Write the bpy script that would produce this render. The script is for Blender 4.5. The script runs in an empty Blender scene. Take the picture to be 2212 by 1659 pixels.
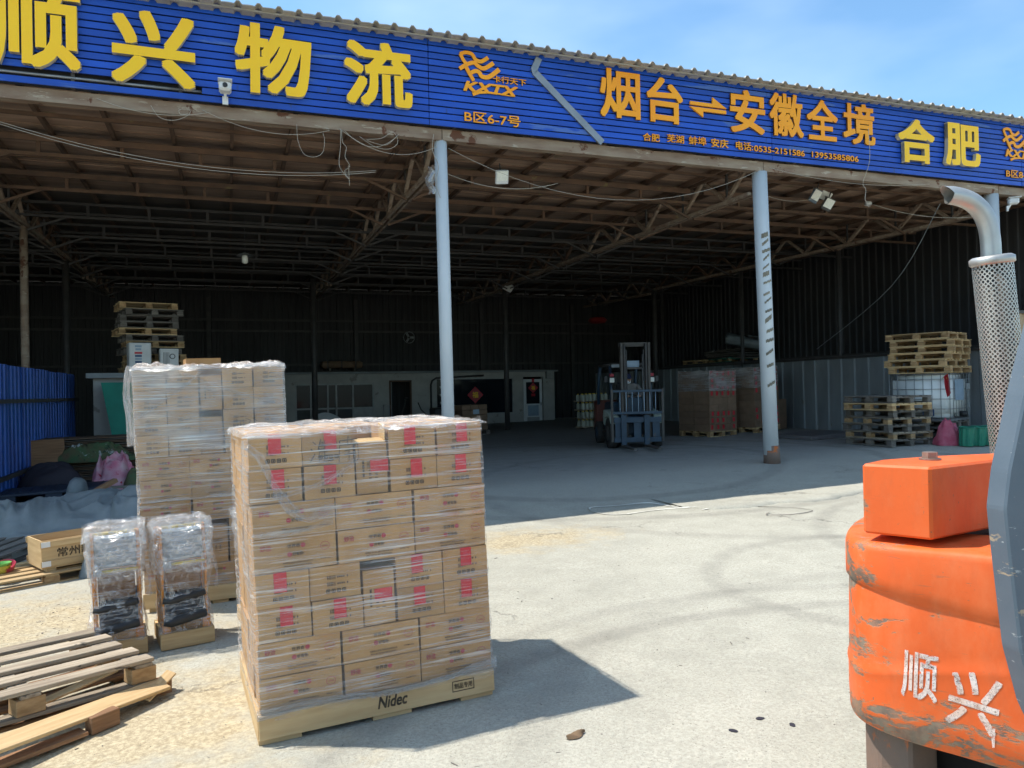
import bpy, bmesh, math, random
from mathutils import Vector, Matrix, noise
RND = random.Random(11)
rad = math.radians
sc = bpy.context.scene
COL = sc.collection
# ------------------------------------------------------------------ camera
YAW, PITCH, ROLL = rad(20.3), rad(0.43), rad(1.15)
fwd = Vector((math.sin(YAW) * math.cos(PITCH), math.cos(YAW) * math.cos(PITCH), math.sin(PITCH)))
r0 = Vector((math.cos(YAW), -math.sin(YAW), 0))
u0 = r0.cross(fwd)
rgt = r0 * math.cos(ROLL) - u0 * math.sin(ROLL)
upv = rgt.cross(fwd)
cd = bpy.data.cameras.new('camera')
cd.sensor_width = 36.0
cd.lens = 36.0 * 1660.0 / 2212.0
cd.clip_start = 0.05
cd.clip_end = 2000
cam = bpy.data.objects.new('camera', cd)
mw = Matrix((rgt, upv, -fwd)).transposed().to_4x4()
mw.translation = Vector((0, 0, 1.5))
cam.matrix_world = mw
COL.objects.link(cam)
sc.camera = cam
# ------------------------------------------------------------------ sky, sun, exposure
SUN = Vector((0.50, -0.25, -1.0)).normalized()          # direction the light travels
elev = math.asin(-SUN.z)
world = bpy.data.worlds.new('World')
sc.world = world
world.use_nodes = True
wn, wl = world.node_tree.nodes, world.node_tree.links
wn.clear()
wo = wn.new('ShaderNodeOutputWorld')
bg = wn.new('ShaderNodeBackground')
sky = wn.new('ShaderNodeTexSky')
sky.sky_type = 'NISHITA'
sky.sun_disc = False
sky.sun_elevation = elev
sky.sun_rotation = math.atan2(-SUN.x, -SUN.y)
sky.air_density = 1.0
sky.dust_density = 0.6
sky.ozone_density = 2.0
tcw = wn.new('ShaderNodeTexCoord')
mpw = wn.new('ShaderNodeMapping')
mpw.inputs['Scale'].default_value = (1.2, 1.2, 3.2)
nzw = wn.new('ShaderNodeTexNoise')
nzw.inputs['Scale'].default_value = 1.6
nzw.inputs['Detail'].default_value = 5
nzw.inputs['Roughness'].default_value = 0.45
rpw = wn.new('ShaderNodeValToRGB')
rpw.color_ramp.elements[0].position = 0.40
rpw.color_ramp.elements[0].color = (0, 0, 0, 1)
rpw.color_ramp.elements[1].position = 0.74
rpw.color_ramp.elements[1].color = (0.55, 0.55, 0.55, 1)
mxw = wn.new('ShaderNodeMix')
mxw.data_type = 'RGBA'
mxw.inputs['B'].default_value = (5.6, 6.6, 7.4, 1)
wl.new(tcw.outputs['Generated'], mpw.inputs['Vector'])
wl.new(mpw.outputs['Vector'], nzw.inputs['Vector'])
wl.new(nzw.outputs['Fac'], rpw.inputs['Fac'])
wl.new(rpw.outputs['Color'], mxw.inputs['Factor'])
tnt = wn.new('ShaderNodeMix')
tnt.data_type = 'RGBA'
tnt.blend_type = 'MULTIPLY'
tnt.inputs['Factor'].default_value = 1.0
tnt.inputs['B'].default_value = (.90, 1.13, 1.16, 1)
wl.new(sky.outputs['Color'], tnt.inputs['A'])
wl.new(tnt.outputs['Result'], mxw.inputs['A'])
wl.new(mxw.outputs['Result'], bg.inputs['Color'])
bg.inputs['Strength'].default_value = 0.15
wl.new(bg.outputs['Background'], wo.inputs['Surface'])
sl = bpy.data.lights.new('sun', 'SUN')
sl.energy = 4.4
sl.angle = rad(0.53)
sl.color = (1.0, 0.95, 0.87)
so = bpy.data.objects.new('sun', sl)
so.rotation_euler = SUN.to_track_quat('-Z', 'Y').to_euler()
so.location = (-20, 10, 40)
COL.objects.link(so)
sc.view_settings.view_transform = 'Standard'
sc.view_settings.look = 'None'
sc.view_settings.gamma = 1.0
sc.view_settings.use_curve_mapping = False
sc.view_settings.exposure = 0.55
sc.render.engine = 'CYCLES'
sc.cycles.use_denoising = True
sc.cycles.use_adaptive_sampling = True
sc.cycles.adaptive_threshold = 0.03
sc.cycles.max_bounces = 6
sc.cycles.diffuse_bounces = 4
sc.cycles.glossy_bounces = 2
sc.cycles.transparent_max_bounces = 12
sc.cycles.transmission_bounces = 6
sc.cycles.sample_clamp_indirect = 8.0
sc.cycles.caustics_reflective = False
sc.cycles.caustics_refractive = False

# ------------------------------------------------------------------ ground height
def sstep(a, b, x):
    t = min(1, max(0, (x - a) / (b - a)))
    return t * t * (3 - 2 * t)

def gz(x, y):
    zy = -.165 + .025 * min(11, max(-4, x))
    zi = .022 * min(13, max(-6, x))
    t = sstep(8.8, 11.2, y)
    return zy * (1 - t) + zi * t

def frame(x, y, rz=0.0, dz=0.0):
    """matrix that stands a thing on the sloping ground at x, y"""
    e = .25
    n = Vector((-(gz(x + e, y) - gz(x - e, y)) / (2 * e), -(gz(x, y + e) - gz(x, y - e)) / (2 * e), 1)).normalized()
    q = Vector((0, 0, 1)).rotation_difference(n).to_matrix().to_4x4()
    return Matrix.Translation((x, y, gz(x, y) + dz)) @ q @ Matrix.Rotation(rz, 4, 'Z')

# ------------------------------------------------------------------ mesh helpers
class MB:
    def __init__(s):
        s.v, s.f, s.m, s.uv = [], [], [], None
    def add(s, vs, fs, mi=0):
        b = len(s.v)
        s.v += [tuple(p) for p in vs]
        s.f += [tuple(i + b for i in f) for f in fs]
        s.m += [mi] * len(fs)
        return s
    def box(s, c, d, rz=0.0, mi=0, mat=None):
        x, y, z = d[0] / 2, d[1] / 2, d[2] / 2
        vs = [Vector(p) for p in ((-x, -y, -z), (x, -y, -z), (x, y, -z), (-x, y, -z), (-x, -y, z), (x, -y, z), (x, y, z), (-x, y, z))]
        m = Matrix.Translation(c) @ (mat if mat is not None else Matrix.Rotation(rz, 4, 'Z'))
        return s.add([m @ p for p in vs], [(0, 3, 2, 1), (4, 5, 6, 7), (0, 1, 5, 4), (1, 2, 6, 5), (2, 3, 7, 6), (3, 0, 4, 7)], mi)
    def bar(s, p0, p1, w, h, mi=0, up=(0, 0, 1)):
        p0, p1 = Vector(p0), Vector(p1)
        d = (p1 - p0)
        L = d.length
        d.normalize()
        u = Vector(up)
        if abs(d.dot(u)) > .98:
            u = Vector((0, 1, 0))
        a = d.cross(u).normalized()
        b = a.cross(d)
        m = Matrix((d, a, b)).transposed().to_4x4()
        return s.box((p0 + p1) / 2, (L, w, h), mi=mi, mat=m)
    def tube(s, pts, r, n=8, mi=0, cap=True, closed=False, flat=1.0):
        pts = [Vector(p) for p in pts]
        N = len(pts)
        rr = r if isinstance(r, (list, tuple)) else [r] * N
        vs, fs = [], []
        pa = None
        for i, p in enumerate(pts):
            if closed:
                d = pts[(i + 1) % N] - pts[i - 1]
            else:
                d = pts[min(i + 1, N - 1)] - pts[max(i - 1, 0)]
            d.normalize()
            if pa is None:
                t = Vector((0, 0, 1)) if abs(d.z) < .9 else Vector((1, 0, 0))
                a = d.cross(t).normalized()
            else:
                a = (pa - d * pa.dot(d)).normalized()
            pa = a
            b = d.cross(a)
            for k in range(n):
                t = 2 * math.pi * k / n
                vs.append(p + a * math.cos(t) * rr[i] + b * math.sin(t) * rr[i] * flat)
        for i in range(N if closed else N - 1):
            j = (i + 1) % N
            for k in range(n):
                k2 = (k + 1) % n
                fs.append((i * n + k, i * n + k2, j * n + k2, j * n + k))
        if cap and not closed:
            fs.append(tuple(range(n - 1, -1, -1)))
            fs.append(tuple((N - 1) * n + k for k in range(n)))
        return s.add(vs, fs, mi)
    def cyl(s, p0, p1, r0, r1=None, n=14, mi=0, cap=True):
        return s.tube([p0, p1], [r0, r0 if r1 is None else r1], n, mi, cap)
    def prism(s, poly, z0, z1, mat=None, mi=0):
        n = len(poly)
        vs = [Vector((p[0], p[1], z0)) for p in poly] + [Vector((p[0], p[1], z1)) for p in poly]
        if mat is not None:
            vs = [mat @ p for p in vs]
        fs = [tuple(range(n - 1, -1, -1)), tuple(range(n, 2 * n))] + [(i, (i + 1) % n, n + (i + 1) % n, n + i) for i in range(n)]
        return s.add(vs, fs, mi)
    def grid(s, fn, nu, nv, closeu=False, mi=0):
        vs = [fn(i / (nu if closeu else nu - 1), j / (nv - 1)) for j in range(nv) for i in range(nu)]
        fs = []
        for j in range(nv - 1):
            for i in range(nu if closeu else nu - 1):
                i2 = (i + 1) % nu
                fs.append((j * nu + i, j * nu + i2, (j + 1) * nu + i2, (j + 1) * nu + i))
        return s.add(vs, fs, mi)
    def mesh(s, name, mats, smooth=False, bevel=0):
        me = bpy.data.meshes.new(name)
        me.from_pydata(s.v, [], s.f)
        for m in (mats if isinstance(mats, (list, tuple)) else [mats]):
            me.materials.append(m)
        for p, mi in zip(me.polygons, s.m):
            p.material_index = mi
            p.use_smooth = smooth
        if bevel:
            bm = bmesh.new()
            bm.from_mesh(me)
            bmesh.ops.bevel(bm, geom=list(bm.edges), offset=bevel, segments=1, affect='EDGES', clamp_overlap=True)
            bm.to_mesh(me)
            bm.free()
        me.update()
        return me

def ob(name, me, parent=None, mat=None, loc=None, rz=None):
    o = bpy.data.objects.new(name, me)
    COL.objects.link(o)
    if parent is not None:
        o.parent = parent
    if mat is not None:
        o.matrix_local = mat if parent is not None else mat
        if parent is None:
            o.matrix_world = mat
    if loc is not None:
        o.location = loc
    if rz is not None:
        o.rotation_euler = (0, 0, rz)
    return o

def tag(o, label, cat, group=None):
    o['label'] = label
    o['category'] = cat
    if group:
        o['group'] = group
    return o

def thing(name, label, cat, mat=None, loc=None, rz=None, group=None):
    return tag(ob(name, None, None, mat, loc, rz), label, cat, group)

def struct(o):
    o['kind'] = 'structure'
    return o

def part(name, mb, mats, parent, smooth=False, bevel=0, mat=None, loc=None, rz=None):
    return ob(name, mb.mesh(name, mats, smooth, bevel), parent, mat, loc, rz)

def copy_tree(o, parent=None):
    c = o.copy()
    COL.objects.link(c)
    if parent is not None:
        c.parent = parent
    for ch in list(o.children):
        copy_tree(ch, c)
    return c

ORD = ['first', 'second', 'third', 'fourth', 'fifth', 'sixth', 'seventh', 'eighth', 'ninth', 'tenth', 'eleventh', 'twelfth', 'thirteenth', 'fourteenth', 'fifteenth', 'sixteenth']

def fbm(x, y, z=0.0, o=4):
    return noise.fractal(Vector((x, y, z)), 1.0, 2.0, o)

# ------------------------------------------------------------------ materials
def nt(name):
    m = bpy.data.materials.new(name)
    m.use_nodes = True
    t = m.node_tree
    t.nodes.clear()
    out = t.nodes.new('ShaderNodeOutputMaterial')
    return m, t, out

def coords(t, stretch=(1, 1, 1), kind='Object', rnd=True):
    N, L = t.nodes, t.links
    tc = N.new('ShaderNodeTexCoord')
    mp = N.new('ShaderNodeMapping')
    mp.inputs['Scale'].default_value = stretch
    src = tc.outputs[kind]
    if rnd:
        oi = N.new('ShaderNodeObjectInfo')
        mu = N.new('ShaderNodeMath')
        mu.operation = 'MULTIPLY'
        mu.inputs[1].default_value = 37.0
        L.new(oi.outputs['Random'], mu.inputs[0])
        ad = N.new('ShaderNodeVectorMath')
        ad.operation = 'ADD'
        L.new(src, ad.inputs[0])
        L.new(mu.outputs[0], ad.inputs[1])
        src = ad.outputs[0]
    L.new(src, mp.inputs['Vector'])
    return mp.outputs['Vector']

def nznode(t, vec, scale, detail=5, rough=.55, dist=0):
    n = t.nodes.new('ShaderNodeTexNoise')
    n.inputs['Scale'].default_value = scale
    n.inputs['Detail'].default_value = detail
    n.inputs['Roughness'].default_value = rough
    n.inputs['Distortion'].default_value = dist
    t.links.new(vec, n.inputs['Vector'])
    return n.outputs['Fac']

def ramp(t, fac, p0, p1, c0=(0, 0, 0, 1), c1=(1, 1, 1, 1)):
    r = t.nodes.new('ShaderNodeValToRGB')
    r.color_ramp.elements[0].position = p0
    r.color_ramp.elements[1].position = p1
    r.color_ramp.elements[0].color = c0
    r.color_ramp.elements[1].color = c1
    t.links.new(fac, r.inputs['Fac'])
    return r.outputs['Color']

def mix(t, fac, a, b, mode='MIX'):
    m = t.nodes.new('ShaderNodeMix')
    m.data_type = 'RGBA'
    m.blend_type = mode
    for k, v in (('Factor', fac), ('A', a), ('B', b)):
        if hasattr(v, 'links') or isinstance(v, bpy.types.NodeSocket):
            t.links.new(v, m.inputs[k])
        else:
            m.inputs[k].default_value = (v if k == 'Factor' else (*v[:3], 1))
    return m.outputs['Result']

def math_(t, op, a, b=None, c=None):
    m = t.nodes.new('ShaderNodeMath')
    m.operation = op
    for i, v in enumerate((a, b, c)):
        if v is None:
            continue
        if isinstance(v, bpy.types.NodeSocket):
            t.links.new(v, m.inputs[i])
        else:
            m.inputs[i].default_value = v
    return m.outputs[0]

def mat(name, c1, c2=None, rough=.6, metal=0.0, scale=5, stretch=(1, 1, 1), bump=.15, bscale=60, spec=.4, rnd=.12,
        wear=None, wear2=None, detail=6, alpha=None, trans=0.0, bdist=.004, per=True):
    m, t, out = nt(name)
    N, L = t.nodes, t.links
    c2 = c2 or tuple(min(1, x * .72) for x in c1)
    v = coords(t, stretch, rnd=per)
    f = ramp(t, nznode(t, v, scale, detail), .32, .68)
    col = mix(t, f, c1, c2)
    p = N.new('ShaderNodeBsdfPrincipled')
    rsock = None
    for w in (wear, wear2):
        if w:
            wc, wt, ws = w[:3]
            vv = coords(t, w[3] if len(w) > 3 else (1, 1, 1), rnd=per)
            wf = ramp(t, nznode(t, vv, ws, 7, .62, .3), wt, wt + .035)
            col = mix(t, wf, col, wc)
    if rnd:
        oi = N.new('ShaderNodeObjectInfo')
        hs = N.new('ShaderNodeHueSaturation')
        mr = N.new('ShaderNodeMapRange')
        mr.inputs['To Min'].default_value = 1 - rnd
        mr.inputs['To Max'].default_value = 1 + rnd
        L.new(oi.outputs['Random'], mr.inputs['Value'])
        L.new(mr.outputs['Result'], hs.inputs['Value'])
        L.new(col, hs.inputs['Color'])
        col = hs.outputs['Color']
    L.new(col, p.inputs['Base Color'])
    p.inputs['Roughness'].default_value = rough
    p.inputs['Metallic'].default_value = metal
    p.inputs['Specular IOR Level'].default_value = spec
    if trans:
        p.inputs['Transmission Weight'].default_value = trans
    if alpha is not None:
        p.inputs['Alpha'].default_value = alpha
    if bump:
        b = N.new('ShaderNodeBump')
        b.inputs['Strength'].default_value = bump
        b.inputs['Distance'].default_value = bdist
        L.new(nznode(t, v, bscale, 4), b.inputs['Height'])
        L.new(b.outputs['Normal'], p.inputs['Normal'])
    L.new(p.outputs['BSDF'], out.inputs['Surface'])
    return m

WOOD = (1, 14, 14)
m_wood = mat('wood_fresh', (.56, .40, .21), (.43, .28, .13), .75, scale=3, stretch=WOOD, bump=.3, bscale=25, rnd=.28)
m_woodold = mat('wood_weathered', (.40, .33, .24), (.22, .17, .12), .85, scale=3, stretch=WOOD, bump=.45, bscale=25, rnd=.28, wear=((.12, .10, .08), .62, 6, (1, 3, 3)))
m_woodgrey = mat('wood_grey', (.20, .18, .155), (.11, .095, .08), .9, scale=3, stretch=WOOD, bump=.45, bscale=25, rnd=.3)
m_woodred = mat('wood_brown', (.30, .165, .085), (.17, .085, .04), .85, scale=3, stretch=WOOD, bump=.4, bscale=25, rnd=.2)
m_block = mat('block_wood', (.46, .30, .15), (.26, .155, .07), .85, scale=9, stretch=(1, 1, 3), bump=.35, bscale=30, rnd=.25)
m_ply = mat('plywood', (.56, .40, .21), (.44, .29, .14), .6, scale=2.5, stretch=(1, 9, 9), bump=.12, rnd=.08, wear=((.22, .13, .07), .74, 7, (1, 4, 4)))
m_carton = mat('carton_board', (.47, .275, .115), (.38, .21, .085), .78, scale=5, stretch=(1, 1, 1), bump=.08, bscale=90, rnd=.12, wear=((.25, .14, .06), .77, 4))
m_cartongrey = mat('carton_board_dark', (.24, .15, .095), (.18, .115, .07), .8, scale=5, rnd=.12)  # plain darker variant of the carton colour
m_flap = mat('carton_inside', (.62, .42, .20), (.55, .36, .16), .8, rnd=.05)
m_red = mat('red_tape', (.62, .02, .035), (.5, .015, .03), .35, scale=8, rnd=.08, bump=.1)
m_redprint = mat('red_print', (.42, .05, .07), (.36, .07, .07), .7, scale=30, rnd=0)
m_ink = mat('black_ink', (.035, .03, .025), (.07, .05, .035), .7, scale=40, rnd=0)
m_stencil = mat('stencil_ink', (.03, .025, .02), (.10, .07, .04), .8, scale=25, rnd=0)
m_slat = mat('blue_slat_paint', (.012, .085, .50), (.010, .06, .36), .38, scale=2.2, stretch=(.6, 1, 2), bump=.05, rnd=.12, wear=((.06, .13, .40), .62, 1.1, (.5, 1, 3)), wear2=((.03, .06, .20), .66, 3, (3, 1, .4)))
m_yellow = mat('yellow_acrylic', (1.0, .60, .010), (1.0, .56, .010), .35, scale=2, bump=.0, rnd=.03)
m_cream = mat('cream_return', (.62, .55, .40), (.5, .43, .30), .5, rnd=0)
m_orange = mat('orange_letter', (.95, .32, .004), (.98, .40, .006), .4, scale=1.5, bump=0, rnd=.04)
m_orangeside = mat('orange_return', (.35, .14, .02), None, .5, rnd=0)
m_colblue = mat('pale_blue_paint', (.57, .60, .61), (.49, .53, .55), .5, scale=3, stretch=(1, 1, .4), bump=.15, rnd=.04, wear=((.16, .10, .07), .72, 5, (1, 1, .6)), wear2=((.55, .60, .63), .68, 9))
m_rust = mat('rusty_paint', (.22, .145, .10), (.34, .27, .20), .8, scale=4, stretch=(.5, 2, 2), bump=.3, rnd=.08, wear=((.42, .36, .28), .60, 9, (.35, 1, 1.5)), wear2=((.13, .055, .03), .62, 3))
m_steelbr = mat('brown_steel', (.17, .10, .062), (.11, .07, .048), .75, scale=4, bump=.25, rnd=.15, wear=((.19, .15, .07), .64, 5))
m_steeldk = mat('dark_steel', (.07, .063, .058), (.042, .04, .038), .6, scale=4, bump=.2, rnd=.12)
m_roofback = mat('roof_boards_grey_shaded', (.15, .12, .095), (.09, .075, .062), .85, scale=2.2, stretch=(.35, 5, 5), bump=.35, bscale=9, rnd=.2, wear=((.085, .08, .04), .62, 2.2, (.6, 2, 2)))  # greyer boards, also darkened in colour for the shade deep inside
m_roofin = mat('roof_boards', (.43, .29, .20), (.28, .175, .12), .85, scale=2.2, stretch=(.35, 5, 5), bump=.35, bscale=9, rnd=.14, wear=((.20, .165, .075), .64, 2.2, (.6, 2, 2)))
m_rooftop = mat('roof_sheet_grey', (.44, .42, .37), (.34, .32, .28), .55, scale=3, bump=.1, rnd=.06)
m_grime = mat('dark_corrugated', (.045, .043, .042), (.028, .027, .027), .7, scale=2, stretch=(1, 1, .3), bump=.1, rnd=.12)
m_panel = mat('pale_wall_panel', (.27, .295, .30), (.20, .215, .22), .6, scale=2, stretch=(1, 1, .4), bump=.12, rnd=.10, wear=((.20, .18, .15), .66, 3, (1, 1, .5)))
m_blue = mat('blue_sheet', (.02, .10, .40), (.012, .06, .27), .45, scale=3, stretch=(1, 1, .3), bump=.15, rnd=.1)
m_concretewall = mat('render_wall', (.47, .45, .41), (.37, .35, .32), .9, scale=2.5, bump=.2, rnd=.04, wear=((.28, .26, .23), .62, 2.6))
m_frame = mat('window_frame', (.42, .415, .39), None, .5, rnd=.05)
m_white = mat('white_plastic', (.72, .72, .70), (.62, .62, .60), .4, rnd=.04)
m_wire = mat('white_cable', (.50, .45, .37), None, .5, rnd=.1)
m_black = mat('black_plastic', (.018, .018, .02), (.03, .03, .03), .45, rnd=.1)
m_rubber = mat('tyre_rubber', (.028, .027, .026), (.06, .055, .05), .85, scale=9, rnd=.05)
m_grey = mat('grey_metal', (.33, .34, .35), (.25, .26, .27), .42, metal=.6, rnd=.05)
m_lampglass = mat('lamp_lens', (.80, .80, .72), (.70, .70, .62), .25, scale=30, rnd=0)
m_tarp = mat('grey_tarp', (.20, .22, .225), (.14, .16, .165), .5, scale=4, bump=.3, bscale=14, rnd=.05, bdist=.02)
m_bag = mat('dark_cloth', (.022, .020, .03), (.035, .03, .04), .85, rnd=.05)
m_pink = mat('pink_cloth', (.55, .16, .24), (.62, .40, .43), .85, scale=6, rnd=.05, wear=((.42, .02, .05), .62, 9))
m_crimson = mat('crimson_cloth', (.34, .05, .09), (.42, .12, .16), .85, scale=7, rnd=.05)
m_tapeold = mat('old_tape', (.24, .215, .16), (.15, .14, .11), .8, scale=20, rnd=.25)
m_camo = mat('camouflage_cloth', (.05, .12, .05), (.12, .08, .045), .85, scale=7, rnd=.05, wear=((.36, .38, .36), .60, 5), wear2=((.02, .05, .03), .60, 8))
m_navy = mat('navy_plastic', (.028, .04, .065), (.02, .03, .05), .5, rnd=.05)
m_green = mat('green_sheet', (.012, .25, .17), (.01, .19, .13), .5, scale=3, rnd=.05)
m_greenpl = mat('green_plastic', (.02, .20, .12), (.015, .15, .10), .35, rnd=.08)
def fork_paint():
    m, t, out = nt('orange_paint')
    N, L = t.nodes, t.links
    v = coords(t, rnd=False)
    p = N.new('ShaderNodeBsdfPrincipled')
    col = mix(t, ramp(t, nznode(t, v, 2.2, 6), .3, .7), (.74, .125, .022), (.66, .10, .017))
    col = mix(t, math_(t, 'MULTIPLY', ramp(t, nznode(t, coords(t, (1, 1, .35), rnd=False), 16, 6, .7), .50, .75), .45), col, (.50, .10, .03))
    sx = N.new('ShaderNodeSeparateXYZ')
    L.new(v, sx.inputs[0])
    # knocks: most of them on the rear corner and along the lower edge, where it gets hit
    dx = math_(t, 'SUBTRACT', 1.0, math_(t, 'DIVIDE', math_(t, 'ABSOLUTE', math_(t, 'SUBTRACT', math_(t, 'SUBTRACT', sx.outputs[1], sx.outputs[0]), .04)), .22))
    lo = math_(t, 'MULTIPLY', math_(t, 'SUBTRACT', .50, sx.outputs[2]), 1.4)
    bias = math_(t, 'MAXIMUM', math_(t, 'MULTIPLY', math_(t, 'MAXIMUM', dx, 0.0), .135), math_(t, 'MINIMUM', math_(t, 'MAXIMUM', lo, 0.0), .13))
    n = math_(t, 'ADD', math_(t, 'ADD', math_(t, 'MULTIPLY', nznode(t, coords(t, (1, 1, 1.8), rnd=False), 4.5, 8, .66, .8), .75), math_(t, 'MULTIPLY', nznode(t, coords(t, (1.6, 1.6, 5), rnd=False), 16, 6, .7, .5), .27)), bias)
    rim = ramp(t, n, .635, .675)
    chip = ramp(t, n, .665, .695)
    col = mix(t, math_(t, 'MULTIPLY', rim, .7), col, (.45, .16, .06))
    col = mix(t, chip, col, mix(t, ramp(t, nznode(t, v, 22, 5), .35, .65), (.26, .20, .14), (.15, .11, .085)))
    sc_ = ramp(t, nznode(t, coords(t, (5, 5, 70), rnd=False), 1.0, 5, .75, .3), .64, .68)
    col = mix(t, math_(t, 'MULTIPLY', sc_, .65), col, (.34, .12, .055))
    sp_ = ramp(t, nznode(t, v, 60, 3, .6), .70, .73)
    col = mix(t, sp_, col, (.22, .12, .07))
    fade = ramp(t, nznode(t, coords(t, (1, 1, .5), rnd=False), 6, 6, .7), .45, .8)
    col = mix(t, math_(t, 'MULTIPLY', fade, .5), col, (.72, .24, .10))
    L.new(col, p.inputs['Base Color'])
    rr = N.new('ShaderNodeMapRange')
    rr.inputs['To Min'].default_value = .42
    rr.inputs['To Max'].default_value = .68
    L.new(nznode(t, v, 9, 6, .7), rr.inputs['Value'])
    L.new(rr.outputs[0], p.inputs['Roughness'])
    p.inputs['Specular IOR Level'].default_value = .35
    b = N.new('ShaderNodeBump')
    b.inputs['Strength'].default_value = .5
    b.inputs['Distance'].default_value = .004
    L.new(math_(t, 'SUBTRACT', math_(t, 'MULTIPLY', nznode(t, v, 30, 4), .4), chip), b.inputs['Height'])
    L.new(b.outputs['Normal'], p.inputs['Normal'])
    L.new(p.outputs['BSDF'], out.inputs['Surface'])
    return m
m_fork = fork_paint()
m_forkdirt = mat('worn_dirty_paint', (.14, .105, .085), (.20, .125, .09), .8, scale=5, bump=.3, rnd=0, wear=((.45, .12, .03), .60, 4))
m_guard = mat('blue_grey_paint', (.085, .115, .145), (.115, .145, .175), .5, scale=3, bump=.15, rnd=.03, wear=((.34, .27, .19), .655, 7, (1, 1, 2.5)), wear2=((.30, .33, .34), .66, 16, (1, 1, 3)))
m_exh = mat('exhaust_steel', (.50, .49, .46), (.38, .37, .34), .4, metal=.6, scale=6, bump=.12, rnd=.02, wear=((.26, .17, .11), .68, 4))
m_bolt = mat('bolt_metal', (.36, .27, .22), (.25, .18, .14), .5, metal=.5, rnd=.02)
m_flblue = mat('forklift_blue', (.028, .060, .095), (.020, .042, .07), .45, rnd=.05, wear=((.09, .08, .07), .66, 6))
m_flgrey = mat('forklift_frame', (.09, .078, .066), (.055, .05, .045), .6, rnd=.05)
m_skin = mat('skin', (.50, .29, .20), None, .55, rnd=0, bump=.05)
m_jacket = mat('grey_jacket', (.23, .22, .21), (.17, .16, .155), .85, rnd=0)
m_cap = mat('navy_cap', (.02, .03, .08), None, .8, rnd=0)
m_mask = mat('white_mask', (.78, .80, .80), None, .8, rnd=0)
m_hair = mat('black_hair', (.015, .013, .012), None, .7, rnd=0)
m_strap = mat('white_strap', (.72, .70, .62), None, .5, rnd=.05)
m_leaf = mat('dead_leaf', (.20, .13, .07), (.11, .07, .04), .85, rnd=.2)
m_mwrap_or = mat('orange_frame', (.80, .30, .03), (.70, .24, .02), .45, rnd=.04)
m_mwrap_ye = mat('yellow_bar', (.85, .60, .03), None, .45, rnd=.04)
m_mwrap_bl = mat('pale_blue_panel', (.33, .43, .52), (.26, .34, .42), .4, rnd=.04)
m_tank = mat('tank_plastic', (.86, .88, .85), (.76, .79, .77), .4, scale=2, rnd=0)
m_tankdk = mat('tank_blue_label', (.04, .10, .22), None, .5, rnd=0)

def glass_mat():
    m, t, out = nt('dark_glass')
    p = t.nodes.new('ShaderNodeBsdfPrincipled')
    p.inputs['Base Color'].default_value = (.012, .016, .022, 1)
    p.inputs['Roughness'].default_value = .06
    p.inputs['Specular IOR Level'].default_value = .12
    t.links.new(p.outputs['BSDF'], out.inputs['Surface'])
    return m
m_glass = glass_mat()

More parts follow.
